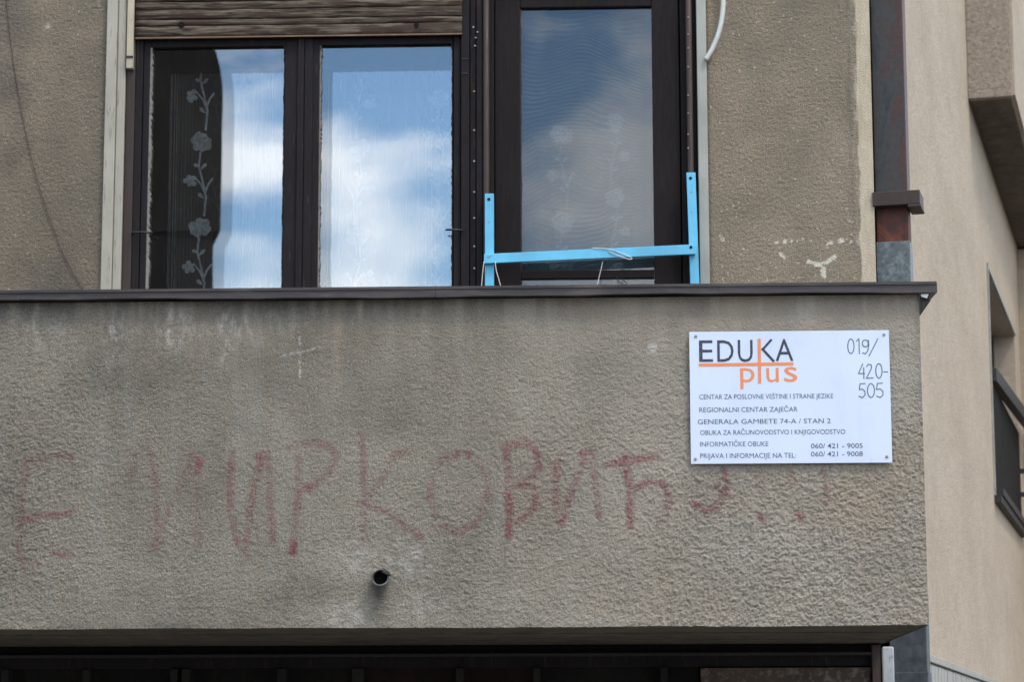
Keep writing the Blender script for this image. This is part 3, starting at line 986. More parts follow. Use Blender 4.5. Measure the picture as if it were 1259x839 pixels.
def ragged(x, z0, z1, w, y, seed, side):
    """crumbling putty edge: a strip of varying width"""
    rng = random.Random(seed)
    s = MB()
    z = z0
    n = 150
    prev = w
    for i in range(n):
        za = z0 + (z1 - z0) * i / n
        zb = z0 + (z1 - z0) * (i + 1) / n
        ww = max(0.0015, w * (0.55 + 0.9 * rng.random() * (0.4 + 0.6 * abs(math.sin(i * 0.17 + seed)))))
        xa, xb = (x, x + side * prev), (x, x + side * ww)
        lo = [xa, xb]
        p = [(x, y, za), (x + side * prev, y, za), (x + side * prev, y + 0.02, za), (x, y + 0.02, za),
             (x, y, zb), (x + side * ww, y, zb), (x + side * ww, y + 0.02, zb), (x, y + 0.02, zb)]
        if side < 0:
            p = [p[1], p[0], p[3], p[2], p[5], p[4], p[7], p[6]]
        s.hexa(p)
        prev = ww
    return s


ragged(-1.868, 3.05, zt, 0.011, YW + 0.014, 3, 1).build('putty', M['putty'], win)
ragged(-1.318, 3.05, zt, 0.006, YW + 0.016, 5, -1).build('putty', M['darkwood'], win)
ragged(-1.178, 3.05, zt, 0.006, YW + 0.016, 8, 1).build('putty', M['putty'], win)
ragged(-0.640, 3.05, zt, 0.005, YW + 0.016, 11, -1).build('putty', M['darkwood'], win)
# inner casements
YI = YW + 0.20
ins = MB()
ins.box(-1.93, -1.818, YI, YI + 0.04, 2.95, 4.6)
ins.box(-1.350, -1.168, YI, YI + 0.04, 2.95, 4.6)
ins.box(-0.62, -0.55, YI, YI + 0.04, 2.95, 4.6)
ins.box(-1.93, -0.55, YI + 0.001, YI + 0.039, 4.385, 4.6)
ins.box(-1.93, -0.55, YI + 0.001, YI + 0.039, 2.85, 3.0)
ins.build('inner_frame', M['darkwood'], win, 0.003)
for (x0, x1) in ((-1.818, -1.350), (-1.168, -0.62)):
    o = MB().box(-(x1 - x0) / 2, (x1 - x0) / 2, -0.002, 0.002, -0.72, 0.72).build('inner_pane', M['glass'], win)
    o.location = ((x0 + x1) / 2, YI + 0.02, 3.69)
    o.rotation_euler = (R(0.03), 0, R(-0.12))
# box between the casements
bx = MB()
bx.box(-2.0, -1.93, YW + 0.10, YW + 0.36, 2.8, 4.9)
bx.box(-0.607, -0.55, YW + 0.10, YW + 0.36, 2.8, 4.9)
bx.box(-1.93, -0.607, YW + 0.10, YW + 0.36, 4.60, 4.9)
bx.box(-1.93, -0.607, YW + 0.10, YW + 0.36, 2.8, 2.85)
bx.build('window_lining', M['darkwood'], win)
# catches
for (x0, x1, z) in ((at(162, 286, YW - .02).x, at(187, 286, YW - .02).x, at(162, 286, YW - .02).z), (at(548, 283, YW - .02).x, at(568, 283, YW - .02).x, at(548, 283, YW - .02).z)):
    h = MB()
    h.tube([(x0, YW - 0.022, z + 0.001), ((x0 + x1) / 2, YW - 0.026, z), (x1, YW - 0.022, z - 0.001)], 0.0042, 8)
    xm = x1 if x1 > -1 else x0
    h.tube([(xm, YW - 0.022, z), (xm, YW + 0.02, z)], 0.004, 8)
    h.build('catch', M['iron'], win)
# old grey board and cream shutter guide on the left
MB().box(-2.041, -1.998, YW - 0.022, YW + 0.05, 2.9, 5.2).build('side_board', M['greystrip'], bld, 0.003)
MB().box(-1.9965, -1.963, YW - 0.014, YW + 0.05, 2.9, 5.2).build('side_board', M['greystrip'], bld, 0.004)
gl = MB().box(-1.957, -1.931, YW - 0.030, YW - 0.001, 4.335, 5.2).build('shutter_guide', M['cream'], bld, 0.002)
MB().box(-1.959, -1.929, YW - 0.034, YW - 0.0305, 4.378, 4.386).build('guide_clip', M['iron'], gl)
MB().box(-1.970, -1.9575, YW - 0.0, YW + 0.02, 4.40, 5.2).build('guide_shim', M['brownframe'], gl)

# rolling shutter, half lowered
sh = tag(MB().box(-1.93, -0.60, YW - 0.008, YW - 0.002, 4.47, 5.3).build('rolling_shutter', M['black'], bld), 'weathered bare wooden rolling shutter partly lowered over the window')
edges = [4.466, 4.5125, 4.5390, 4.5805, 4.6135, 4.655, 4.697, 4.74, 4.783]
for i in range(len(edges) - 1):
    z0, z1 = edges[i] + 0.0012, edges[i + 1] - 0.0012
    s = MB()
    k = 6
    pr = []
    for j in range(k + 1):
        f = j / k
        pr.append((YW - 0.013 - 0.007 * math.sin(math.pi * (0.12 + 0.76 * f)), z0 + (z1 - z0) * f))
    x0, x1 = -1.926 + random.uniform(-.001, .001), -0.600 + random.uniform(-.002, .002)
    nseg = 40
    rng = random.Random(i)
    ph = rng.random() * 6
    bv = len(s.v)
    cols = nseg + 1
    for c_ in range(cols):
        x = x0 + (x1 - x0) * c_ / nseg
        wob = 0.0008 * math.sin(x * 6 + ph) + 0.0004 * math.sin(x * 37 + ph * 3) + 0.0003 * (rng.random() - .5)
        for (y, z) in pr:
            s.v.append((x, y, z + wob))
        s.v.append((x, YW - 0.0085, z1 + wob))
        s.v.append((x, YW - 0.0085, z0 + wob))
    rr = len(pr) + 2
    for c_ in range(nseg):
        for j in range(rr):
            j2 = (j + 1) % rr
            a_, b_ = bv + c_ * rr + j, bv + c_ * rr + j2
            s.f.append([a_, a_ + rr, b_ + rr, b_])
            s.sm.append(j < k)
    s.f.append([bv + j for j in range(rr)])
    s.f.append([bv + nseg * rr + j for j in range(rr)][::-1])
    s.sm += [False, False]
    s.build('slat', M['slat'], sh)
MB().box(-1.9265, -0.600, YW - 0.021, YW - 0.0095, 4.4595, 4.4655).build('bottom_strip', paint('worn_edge_wood', (0.15, 0.085, 0.05), (0.27, 0.21, 0.14), 0.5, 20, (0.5, 1, 2)), sh, 0.001)
for (px, w_) in ((223, 0.021), (512, 0.019)):
    p = at(px, 30, YW - 0.02)
    h = MB()
    n = 12
    pts = []
    for k in range(n):
        a = 2 * math.pi * k / n
        pts.append((p.x + (w_ * 0.62) * math.cos(a) * (1 if px < 300 else 0.75), p.z + (w_ * (0.62 if px < 300 else 0.85)) * math.sin(a)))
    h.prism(pts, YW - 0.0212, YW - 0.015)
    h.build('peg_hole', M['black'], sh)

# --- post between window and door, door frame, door
dr = tag(MB().box(-0.605, -0.572, YW - 0.012, YW + 0.12, 2.15, 5.3).build('balcony_door', M['darkwood'], bld, 0.004), 'dark brown balcony door with one tall glass pane')
MB().box(-0.570, -0.546, YW + 0.004, YW + 0.12, 2.15, 5.3).build('door_post', M['darkwood'], dr, 0.003)
MB().box(-0.544, -0.5185, YW - 0.004, YW + 0.12, 2.15, 5.3).build('door_post', M['darkwood'], dr, 0.003)
for k, z in enumerate((4.36, 4.30)):
    MB().box(-0.603, -0.574, YW - 0.0145, YW - 0.0125, z - 0.002, z + 0.002).build('hinge_line', M['iron'], dr)
MB().box(-0.5165, -0.474, YW + 0.008, YW + 0.14, 2.15, 5.3).build('door_jamb', M['doorwood'], dr, 0.004)
MB().box(0.275, 0.339, YW + 0.020, YW + 0.14, 2.15, 5.3).build('door_jamb', M['doorwood'], dr, 0.004)
MB().box(-0.474, 0.275, YW + 0.010, YW + 0.14, 4.66, 5.3).build('door_head', M['doorwood'], dr, 0.004)
for x in (-0.504, 0.310):
    MB().tube([(x, YW - 0.006, 2.2), (x, YW - 0.006, 3.6), (x, YW - 0.006, 5.2)], 0.0125, 12).build('guide_rod', M['brownframe'], dr)
lf = MB()
lf.box(-0.472, -0.369, YW + 0.030, YW + 0.075, 2.17, 4.65)
lf.box(0.162, 0.270, YW + 0.030, YW + 0.075, 2.17, 4.65)
lf.box(-0.369, 0.162, YW + 0.0315, YW + 0.074, 4.582, 4.65)
lf.box(-0.369, 0.162, YW + 0.0315, YW + 0.074, 2.17, 2.75)
lf.build('door_leaf', M['doorwood'], dr, 0.004)
MB().box(-0.370, 0.163, YW + 0.052, YW + 0.056, 2.75, 4.583).build('pane', M['doorglass'], dr)
zb = at(720, 338, YW + .045).z
MB().box(-0.368, 0.161, YW + 0.034, YW + 0.050, zb - 0.0165, zb + 0.0165).build('glazing_bar', M['doorwood'], dr, 0.002)
ragged(-0.369, 2.76, 4.58, 0.005, YW + 0.04, 21, 1).build('putty', M['brownframe'], dr)
MB().box(0.3405, 0.379, YW - 0.018, YW + 0.10, 2.15, 5.3).build('pale_jamb_strip', M['palestrip'], bld, 0.003)
# nails
nm = MB()
nm.tube([(0, 0, 0), (0, -0.003, 0)], 0.0042, 8)
nail0 = nm.build('nail', M['nail'], dr)
spots = [(583, y) for y in (112, 160, 198, 236, 268, 303, 330)] + [(582, 33), (587, 39), (585, 46), (584, 56)] + [(846, y) for y in (22, 43, 60, 83, 118, 140, 166, 183)]
for i, (px, py) in enumerate(spots):
    p = at(px, py, YW - 0.005)
    o = nail0 if i == 0 else nail0.copy()
    if i:
        C.objects.link(o)
    yy = YW - 0.004 if px < 700 else YW - 0.018
    o.location = (p.x, yy, p.z)
    s_ = 1.0 if px < 700 else 0.8
    o.scale = (s_, 1, s_ * random.uniform(0.7, 1.1))

# --- ground floor under the slab: shop front with posts
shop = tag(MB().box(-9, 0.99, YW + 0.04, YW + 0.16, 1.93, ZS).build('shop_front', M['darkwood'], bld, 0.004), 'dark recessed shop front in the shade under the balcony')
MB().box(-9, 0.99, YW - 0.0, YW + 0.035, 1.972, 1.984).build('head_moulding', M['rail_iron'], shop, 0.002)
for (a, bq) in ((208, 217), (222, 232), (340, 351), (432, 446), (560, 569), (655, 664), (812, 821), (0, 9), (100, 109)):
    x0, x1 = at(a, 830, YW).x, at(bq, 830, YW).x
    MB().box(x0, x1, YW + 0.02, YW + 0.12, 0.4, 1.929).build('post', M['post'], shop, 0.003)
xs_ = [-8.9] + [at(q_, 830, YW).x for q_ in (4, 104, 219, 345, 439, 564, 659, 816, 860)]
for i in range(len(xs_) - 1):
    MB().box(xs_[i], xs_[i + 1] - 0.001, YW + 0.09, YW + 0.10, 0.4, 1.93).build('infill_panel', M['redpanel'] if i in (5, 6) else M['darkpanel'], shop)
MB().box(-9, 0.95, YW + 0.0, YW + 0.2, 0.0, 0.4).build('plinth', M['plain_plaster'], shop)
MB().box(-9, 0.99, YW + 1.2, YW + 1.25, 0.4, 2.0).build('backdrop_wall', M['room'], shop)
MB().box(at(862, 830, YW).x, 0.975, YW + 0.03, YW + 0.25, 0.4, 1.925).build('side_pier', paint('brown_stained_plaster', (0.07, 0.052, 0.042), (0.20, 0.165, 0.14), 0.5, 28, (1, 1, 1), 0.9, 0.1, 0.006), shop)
MB().box(0.978, 1.012, YW - 0.01, YW + 0.06, 0.0, ZS - 0.004).build('brown_frame', M['brownframe'], shop, 0.003)
MB().box(1.016, 1.062, YW - 0.02, YW + 0.12, 0.0, ZS - 0.012).build('white_post', M['whitepost'], shop, 0.006)

# --- square downpipe in the angle between the two houses, turned with the neighbour
B = R(12.37)
uD = Vector((math.sin(B), math.cos(B), 0))       # along the neighbour's wall
uN = Vector((math.cos(B), -math.sin(B), 0))      # out of the neighbour's wall


def obox(mb, P0, n0, n1, s0, s1, z0, z1):
    c_ = []
    for z in (z0, z1):
        for (n_, s_) in ((n0, s0), (n1, s0), (n1, s1), (n0, s1)):
            q = P0 + uN * n_ + uD * s_
            c_.append((q.x, q.y, z))
    return mb.hexa(c_)


pc = Vector((1.0405, YW + 0.03, 0))
W1 = 0.128
pipe = tag(obox(MB(), pc, 0, W1, 0, 0.10, 3.74, 9.0).build('downpipe', M['rustpipe'], bld, 0.004), 'square rusty rainwater downpipe at the corner of the house')
obox(MB(), pc, 0.002, W1 - 0.001, 0.002, 0.098, 3.592, 3.745).build('rusty_section', M['rustred'], pipe, 0.004)
obox(MB(), pc, -0.002, W1 + 0.004, -0.003, 0.103, 2.20, 3.598).build('zinc_section', M['galv'], pipe, 0.004)
obox(MB(), pc, 0.010, W1 + 0.025, 0.002, 0.12, 1.905, 2.21).build('lower_section', M['shaded_galv'], pipe, 0.004)
obox(MB(), pc, 0.006, W1 + 0.028, -0.002, 0.124, 0.0, 1.908).build('lower_section', M['shaded_galv'], pipe, 0.004)
cl = MB()
obox(cl, pc, -0.006, W1 + 0.052, -0.045, 0.11, 3.735, 3.792)
obox(cl, pc, W1 + 0.004, W1 + 0.056, -0.050, 0.10, 3.722, 3.7345)
cl.build('collar', M['brownframe'], pipe, 0.003)
# dark back of the corner behind the pipe
MB().box(XC - 0.004, 1.085, YW + 0.16, YW + 0.34, 0, 9).build('corner_joint', M['black'], bld)
anchor(bld)

# ------------------------------------------------------------------ curtains
def flower(mb, cx, cz, r, y, rot, petals=7):
    rng = random.Random(int((cx * 31 + cz * 17) * 1000))
    for k in range(petals):
        a = rot + 2 * math.pi * (k + rng.uniform(-.22, .22)) / petals
        rk = rng.uniform(0.82, 1.12)
        px, pz = cx + math.cos(a) * r * 0.58 * rk, cz + math.sin(a) * r * 0.58 * rk
        pts = []
        for j in range(9):
            g_ = 2 * math.pi * j / 9
            pts.append((px + math.cos(g_) * r * 0.36 * rk, pz + math.sin(g_) * r * 0.36 * rk))
        yy = y - 0.00015 * k
        mb.prism(pts, yy, yy + 0.0012)
    pts = [(cx + math.cos(2 * math.pi * j / 10) * r * 0.5, cz + math.sin(2 * math.pi * j / 10) * r * 0.5) for j in range(10)]
    mb.prism(pts, y - 0.0016, y + 0.0012)
    return mb


def leaf(mb, x, z, dx, dz, w, y):
    d_ = Vector((dx, dz))
    n_ = Vector((-d_.y, d_.x)).normalized() * w
    pts = [(x, z), (x + dx * .35 - n_.x * .6, z + dz * .35 - n_.y * .6), (x + dx * .75 - n_.x, z + dz * .75 - n_.y), (x + dx, z + dz),
           (x + dx * .75 + n_.x, z + dz * .75 + n_.y), (x + dx * .35 + n_.x * .6, z + dz * .35 + n_.y * .6)]
    if dx * n_.y - dz * n_.x < 0:
        pts = pts[::-1]
    mb.prism(pts, y - 0.0003, y + 0.001)


def vine(root, x, ztop, count, y, mir=1, sc_=1.0, fm=None):
    """one embroidered garland; period about 0.36 m"""
    per = 0.362 * sc_
    for i in range(count):
        z = ztop - i * per
        big = flower(MB(), x + mir * 0.004, z, 0.052 * sc_, y, 0.4 + i * 0.7)
        big.build('flower', fm or M['flower'], root)
        small = flower(MB(), x - mir * 0.040 * sc_, z - 0.165 * sc_, 0.030 * sc_, y, 0.9 + i, 5)
        small.build('flower', fm or M['flower'], root)
        st = MB()
        path = [(x, z - 0.045 * sc_), (x - mir * .006, z - 0.10 * sc_), (x + mir * .012, z - 0.17 * sc_), (x + mir * .026 * sc_, z - 0.23 * sc_), (x + mir * 0.020, z - 0.31 * sc_)]
        st.ribbon(path, 0.009 * sc_, y + 0.0004)
        st.ribbon([(x + mir * .020 * sc_, z - 0.22 * sc_), (x + mir * 0.034 * sc_, z - 0.18 * sc_), (x + mir * 0.052 * sc_, z - 0.155 * sc_)], 0.009 * sc_, y + 0.0002)
        st.ribbon([(x - mir * 0.020 * sc_, z - 0.15 * sc_), (x + mir * 0.005 * sc_, z - 0.18 * sc_), (x + mir * .018 * sc_, z - 0.21 * sc_)], 0.007 * sc_, y + 0.0003)
        leaf(st, x - mir * .004, z - 0.12 * sc_, mir * 0.032 * sc_, 0.03 * sc_, 0.008 * sc_, y)
        leaf(st, x - mir * .004, z - 0.105 * sc_, -mir * 0.024 * sc_, 0.012 * sc_, 0.008 * sc_, y)
        leaf(st, x + mir * .020 * sc_, z - 0.24 * sc_, -mir * 0.028 * sc_, 0.024 * sc_, 0.009 * sc_, y)
        st.build('stem', fm or M['flower'], root)


def sheet(name, x0, x1, z0, z1, y, amp, freq, mt, root):
    nx, nz_ = 160, 2
    v, f = [], []
    for j in range(nz_ + 1):
        for i in range(nx + 1):
            x = x0 + (x1 - x0) * i / nx
            v.append((x, y + amp * math.sin(x * freq) + amp * .5 * math.sin(x * freq * 2.3 + 1), z0 + (z1 - z0) * j / nz_))
    for j in range(nz_):
        for i in range(nx):
            a = j * (nx + 1) + i
            f.append((a, a + 1, a + nx + 2, a + nx + 1))
    me = bpy.data.meshes.new(name)
    me.from_pydata(v, [], f)
    me.update()
    return link(name, me, mt, root)


YC = YW + 0.265
cur = empty('lace_curtain', (-1.25, YC, 2.7), 'sheer white lace curtain with embroidered flower garlands hanging behind the wide casement window', 'curtain')
sheet('lace', -1.93, -0.58, 2.7, 4.75, YC + 0.012, 0.006, 60, M['lace'], cur)
k_ = (YC + 8.4) / (YW + 8.4)
th = MB()
for px in (196, 201, 204, 208, 210.5, 214, 217):
    p0, p1 = at(px + 2, 60, YC), at(px - 3, 360, YC)
    th.tube([(p0.x, YC, 4.7), (p1.x, YC, 2.9)], 0.0011, 4)
for px in (404, 418, 440, 462, 478, 500, 515, 524, 531, 540, 300, 312, 322, 335):
    p0, p1 = at(px, 60, YC), at(px - 1, 360, YC)
    th.tube([(p0.x, YC, 4.7), (p1.x, YC, 2.9)], 0.0011, 4)
th.build('thread', M['thread'], cur)
p = at(247, 175, YC)
vine(cur, p.x, p.z + 0.362, 4, YC - 0.006)
p = at(443, 185, YC)
vine(cur, p.x, p.z + 0.362, 4, YC - 0.006, -1, 1.0, M['midflower'])
p = at(538, 210, YC)
vine(cur, p.x, p.z + 0.30, 4, YC - 0.006, 1, 0.9, M['midflower'])
anchor(cur)
YD = YW + 0.12
cur2 = empty('net_curtain', (-0.1, YD, 2.7), 'fine white net curtain filling the glass of the balcony door', 'curtain')
sheet('netting', -0.40, 0.19, 2.7, 4.64, YD, 0.004, 40, M['netting'], cur2)
p = at(690, 165, YD)
vine(cur2, p.x, p.z, 3, YD + 0.012, 1, 1.0, M['faintflower'])
p = at(757, 150, YD)
vine(cur2, p.x, p.z, 3, YD + 0.012, -1, 0.85, M['faintflower'])
anchor(cur2)

# ------------------------------------------------------------------ light-blue wooden barrier across the door
YB = YW - 0.045
bar = empty('blue_wooden_barrier', (-0.1, YB, 2.155), 'light blue painted wooden barrier, two uprights and a sloping rail, across the balcony door', 'barrier')


def lath(x0a, x1a, x0b, x1b, z0, z1, y0, y1):
    """upright whose left/right edges run from bottom (a) to top (b)"""
    return MB().hexa([(x0a, y0, z0), (x1a, y0, z0), (x1a, y1, z0), (x0a, y1, z0), (x0b, y0, z1), (x1b, y0, z1), (x1b, y1, z1), (x0b, y1, z1)])


p1, p2, p3, p4 = at(598, 356, YB), at(608.5, 356, YB), at(596, 238, YB), at(607, 238, YB)
lath(p1.x - .002, p2.x - .002, p3.x, p4.x, 2.16, p3.z, YB, YB + 0.022).build('upright', M['blue'], bar, 0.0015)
p5, p6, p7, p8 = at(848, 352, YB), at(859, 352, YB), at(844, 212, YB), at(855, 212, YB)
lath(p5.x + .03, p6.x + .03, p7.x, p8.x, 2.16, p7.z, YB, YB + 0.022).build('upright', M['blue'], bar, 0.0015)
q1, q2, q3, q4 = at(595, 324, YB - .022), at(855, 312.5, YB - .022), at(855, 300.5, YB - .022), at(595, 312.5, YB - .022)
MB().prism([(q1.x, q1.z), (q2.x, q2.z), (q3.x, q3.z), (q4.x, q4.z)], YB - 0.024, YB - 0.001).build('rail', M['blue'], bar, 0.0015)


def dots(pts, r, y, name, mt, root):
    for px, py in pts:
        p = at(px, py, y)
        MB().tube([(p.x, y, p.z), (p.x, y - 0.0015, p.z)], r, 10).build(name, mt, root)


dots([(601, 245), (849, 219)], 0.0062, YB - 0.0005, 'screw_hole', M['black'], bar)
dots([(601, 273), (602, 353), (850, 236), (850.5, 261), (854, 349)], 0.0026, YB - 0.0005, 'nail', M['nail'], bar)
dots([(600.5, 316), (603, 315)], 0.003, YB - 0.0245, 'nail', M['nail'], bar)
dots([(849.5, 304)], 0.006, YB - 0.0245, 'screw_hole', M['black'], bar)
anchor(bar)


def string(name, pts, r, y, mt, label, cat, dy=None):
    P_ = []
    pts3 = []
    for i, (px, py) in enumerate(pts):
        q = at(px, py, y)
        pts3.append(Vector((q.x, y + (dy[i] if dy else 0), q.z)))
    for i in range(len(pts3) - 1):      # catmull-rom
        a = pts3[max(i - 1, 0)]
        b_ = pts3[i]
        c_ = pts3[i + 1]
        d_ = pts3[min(i + 2, len(pts3) - 1)]
        for k in range(6):
            tt = k / 6
            P_.append(0.5 * ((2 * b_) + (c_ - a) * tt + (2 * a - 5 * b_ + 4 * c_ - d_) * tt * tt + (-a + 3 * b_ - 3 * c_ + d_) * tt ** 3))
    P_.append(pts3[-1])
    return tag(MB().tube(P_, r, 6).build(name, mt), label, cat, 'white strings tied to the blue barrier' if name == 'string' else None), P_


string('string', [(728, 305), (745, 306), (760, 310), (776, 317), (774, 319), (758, 314), (748, 309)], 0.0016, YB - 0.027, M['string'], 'loose loop of white string tied over the blue sloping rail', 'string')
string('string', [(741, 322), (738, 335), (733, 356)], 0.0016, YB - 0.012, M['string'], 'white string end hanging below the middle of the blue rail', 'string')
string('string', [(595, 322), (593, 340), (591, 366)], 0.0016, YB - 0.026, M['string'], 'white string hanging left of the shorter blue upright', 'string')
string('string', [(609, 322), (610, 332), (614, 346), (619, 366)], 0.0016, YB - 0.026, M['string'], 'white string hanging right of the shorter blue upright', 'string')
string('wire_hook', [(758, 340), (764, 350), (771, 354), (770, 348), (763, 343)], 0.0016, YW + 0.02, M['iron'], 'bent dark wire hook behind the blue rail in front of the door glass', 'wire')
string('cable', [(5, -60), (8, 0), (13, 50), (21, 105), (33, 170), (47, 225), (65, 280), (84, 325), (103, 358), (112, 376)], 0.0017, YW - 0.005, M['cable'], 'thin brown cable sagging down the plaster wall left of the window', 'cable')

# white corrugated conduit
cps = [(886, -60), (889, -20), (889, 10), (885, 35), (877, 57), (868, 73)]
o, P_ = string('conduit_path', cps, 0.004, YW - 0.028, M['conduit'], None, None)
bpy.data.objects.remove(o)
L = []
acc = 0
for i in range(len(P_) - 1):
    n = 8
    for k in range(n):
        L.append(P_[i].lerp(P_[i + 1], k / n))
L.append(P_[-1])
# resample by arc length
res, dist = [L[0]], 0
step = 0.0021
for a, b_ in zip(L[:-1], L[1:]):
    seg = (b_ - a).length
    while dist + seg >= step:
        f = (step - dist) / seg
        a = a.lerp(b_, f)
        res.append(a)
        seg = (b_ - a).length
        dist = 0
    dist += seg
rad = [0.0110 if (i % 4) < 2 else 0.0072 for i in range(len(res))]
tag(MB().tube(res, rad, 12).build('corrugated_conduit', M['conduit']), 'white corrugated plastic conduit curving down the wall beside the balcony door', 'conduit')

# ------------------------------------------------------------------ sign
S0x, S0z, SW, SH = 0.2525, 3.0025, 0.6690, 0.4480
YS = -0.016
sign = empty('sign', (S0x + SW / 2, YS, S0z - SH), 'white rectangular board lettered EDUKA plus, fastened to the parapet', 'sign')
nx, nz_ = 40, 26
v, f = [], []
for j in range(nz_ + 1):
    for i in range(nx + 1):
        v.append((S0x + SW * i / nx, YS, S0z - SH + SH * j / nz_))
pn = MB().box(S0x, S0x + SW, YS, YS + 0.0035, S0z - SH, S0z)
pn.build('board', M['sign'], sign, 0.0008)


def sxz(u, vv):
    """position measured on the enlarged view of the board (1258 px for 270) -> wall coordinates"""
    uu = (u - 33 - 12 * (vv - 45) / 755) / 1142 * SW
    tt = (vv - 42 + 6 * (u - 33) / 1150) / 757 * SH
    return S0x + uu, S0z - tt


def text(body, u0, u1, v0, v1, mt, bold=0.0, name='lettering', capname=None):
    cu = bpy.data.curves.new('t', 'FONT')
    cu.body = body
    cu.resolution_u = 3
    if bold:
        cu.offset = bold
    o = bpy.data.objects.new('t', cu)
    C.objects.link(o)
    bpy.context.view_layer.update()
    dg = bpy.context.evaluated_depsgraph_get()
    me = bpy.data.meshes.new_from_object(o.evaluated_get(dg))
    bpy.data.objects.remove(o)
    xs = [q.co.x for q in me.vertices]
    xa, xb = min(xs), max(xs)
    x0, zb_ = sxz(u0, v1)
    x1, _ = sxz(u1, v1)
    _, zt_ = sxz(u0, v0)
    sy = (zt_ - zb_) / (capname or 0.69)
    sx = (x1 - x0) / (xb - xa)
    for q in me.vertices:
        q.co = Vector((x0 + (q.co.x - xa) * sx, YS - 0.0006, zb_ + q.co.y * sy))
    me.materials.clear()
    return link(name, me, mt, sign)


text('E', 91, 170, 90, 216, M['ink'])
text('D', 195, 289, 90, 216, M['ink'])
text('U', 313, 398, 88, 216, M['ink'])
text('A', 528, 630, 85, 212, M['ink'])


def bar_(u0, v0, u1, v1, w_, mt, name, y):
    a, c_ = sxz(u0, v0), sxz(u1, v1)
    s = MB().ribbon([a, c_], w_, y)
    return s.build(name, mt, sign)


bar_(516, 212, 452, 142, 0.0088, M['ink'], 'lettering', YS - 0.0006)
bar_(452, 148, 503, 90, 0.0078, M['ink'], 'lettering', YS - 0.0007)
bar_(94, 233, 624, 228, 0.0105, M['orange'], 'underline', YS - 0.0009)
bar_(434, 88, 437, 334, 0.0100, M['orange'], 'lettering', YS - 0.0012)
text('p', 326, 408, 250, 332, M['orange'], capname=0.458)
text('u', 475, 546, 250, 332, M['orange'], capname=0.458)
text('s', 576, 652, 246, 330, M['orange'], capname=0.458)
fi = M['fineink']
text('CENTAR ZA POSLOVNE VE\u0160TINE I STRANE JEZIKE'.replace('VE', 'VE'), 92, 855, 403, 430, fi, 0.0)
text('REGIONALNI CENTAR ZAJE\u010cAR', 92, 652, 477, 504, fi, 0.0)
text('GENERALA GAMBETE 74-A / STAN 2', 83, 840, 545, 572, fi, 0.0)
text('OBUKA ZA RA\u010cUNOVODSTVO I KNJIGOVODSTVO', 97, 922, 607, 634, fi, 0.0)
text('INFORMATI\u010cKE OBUKE', 97, 485, 673, 700, fi, 0.0)
text('PRIJAVA I INFORMACIJE NA TEL:', 98, 642, 739, 767, fi, 0.0)
text('060/ 421 - 9005', 727, 1020, 684, 711, fi, 0.004)
text('060/ 421 - 9008', 727, 1020, 730, 757, fi, 0.004)


def pen(chars, strokes_):
    s = MB()
    for st in strokes_:
        s.ribbon([sxz(u, vv) for u, vv in st], 0.0030, YS - 0.0008)
    return s.build('handwriting', M['pen'], sign)


def oval(cx, cy, rx, ry, n=14):
    return [(cx + rx * math.sin(2 * math.pi * k / n), cy - ry * math.cos(2 * math.pi * k / n)) for k in range(n + 1)]


pen('019/', [oval(958, 128, 18, 42), [(988, 100), (1004, 85), (1006, 172)], oval(1040, 112, 17, 20), [(1058, 92), (1060, 120), (1054, 155), (1040, 172), (1024, 166)], [(1112, 85), (1060, 186)]])
pen('420-', [[(1024, 230), (1000, 285), (1036, 285)], [(1030, 250), (1030, 314)], [(1046, 246), (1056, 232), (1072, 234), (1074, 252), (1062, 280), (1044, 312), (1084, 310)], oval(1116, 270, 18, 42), [(1142, 276), (1166, 276)]])
pen('505', [[(1038, 342), (1008, 344), (1004, 378), (1022, 374), (1036, 388), (1036, 408), (1020, 424), (1002, 414)], oval(1070, 382, 20, 40), [(1136, 340), (1106, 342), (1102, 378), (1122, 372), (1138, 388), (1138, 408), (1122, 422), (1102, 414)]])
for (u, vv) in ((71, 68), (1147, 62), (70, 772), (1156, 760)):
    x, z = sxz(u, vv)
    MB().tube([(x, YS - 0.0002, z), (x, YS - 0.004, z)], [0.0052, 0.0036], 12).build('screw', M['nail'], sign)
anchor(sign)

# ------------------------------------------------------------------ neighbouring house on the right
nb = empty('neighbouring_house', (1.2, 1.6, 0), 'smooth beige rendered house turned away at the right with a jutting upper bay', 'building')
P0 = Vector((1.164, 1.45, 0))
P0 = P0 + uD * 0.02


def wbox(name, n0, n1, s0, s1, z0, z1, mt, parent, bevel=0.0):
    return obox(MB(), P0, n0, n1, s0, s1, z0, z1).build(name, mt, parent, bevel)


WS0, WS1, WZ0, WZ1 = 4.56, 7.02, 3.04, 4.35
w = MB()
obox(w, P0, -0.35, 0, 0.16, WS0, 0, 9.5)
obox(w, P0, -0.35, 0, WS1, 14, 0, 9.5)
obox(w, P0, -0.35, 0, WS0, WS1, 0, WZ0)
obox(w, P0, -0.35, 0, WS0, WS1, WZ1, 9.5)
w.build('wall', M['beige'], nb)
wbox('wall_trim', 0.001, 0.010, WS0 - 0.03, WS0 - 0.001, WZ0, WZ1 + 0.03, M['dado'], nb)
wbox('wall_trim', 0.001, 0.010, WS0, WS1, WZ1 + 0.001, WZ1 + 0.03, M['dado'], nb)
# bay
wbox('bay', 0.0, 0.235, 3.52, 14, 5.09, 9.5, M['roughcast'], nb, 0.006)
wbox('bay_underside', 0.01, 0.225, 3.53, 7.6, 5.082, 5.089, M['soffit'], nb)
wbox('bay_side_render', 0.236, 0.25, 3.53, 14, 5.10, 9.5, M['beige'], nb)
bw = wbox('bay_window', 0.251, 0.27, 4.9, 6.6, 6.1, 7.5, M['iron'], nb)
wbox('pane', 0.2705, 0.274, 4.98, 6.52, 6.18, 7.42, M['shopglass'], bw)
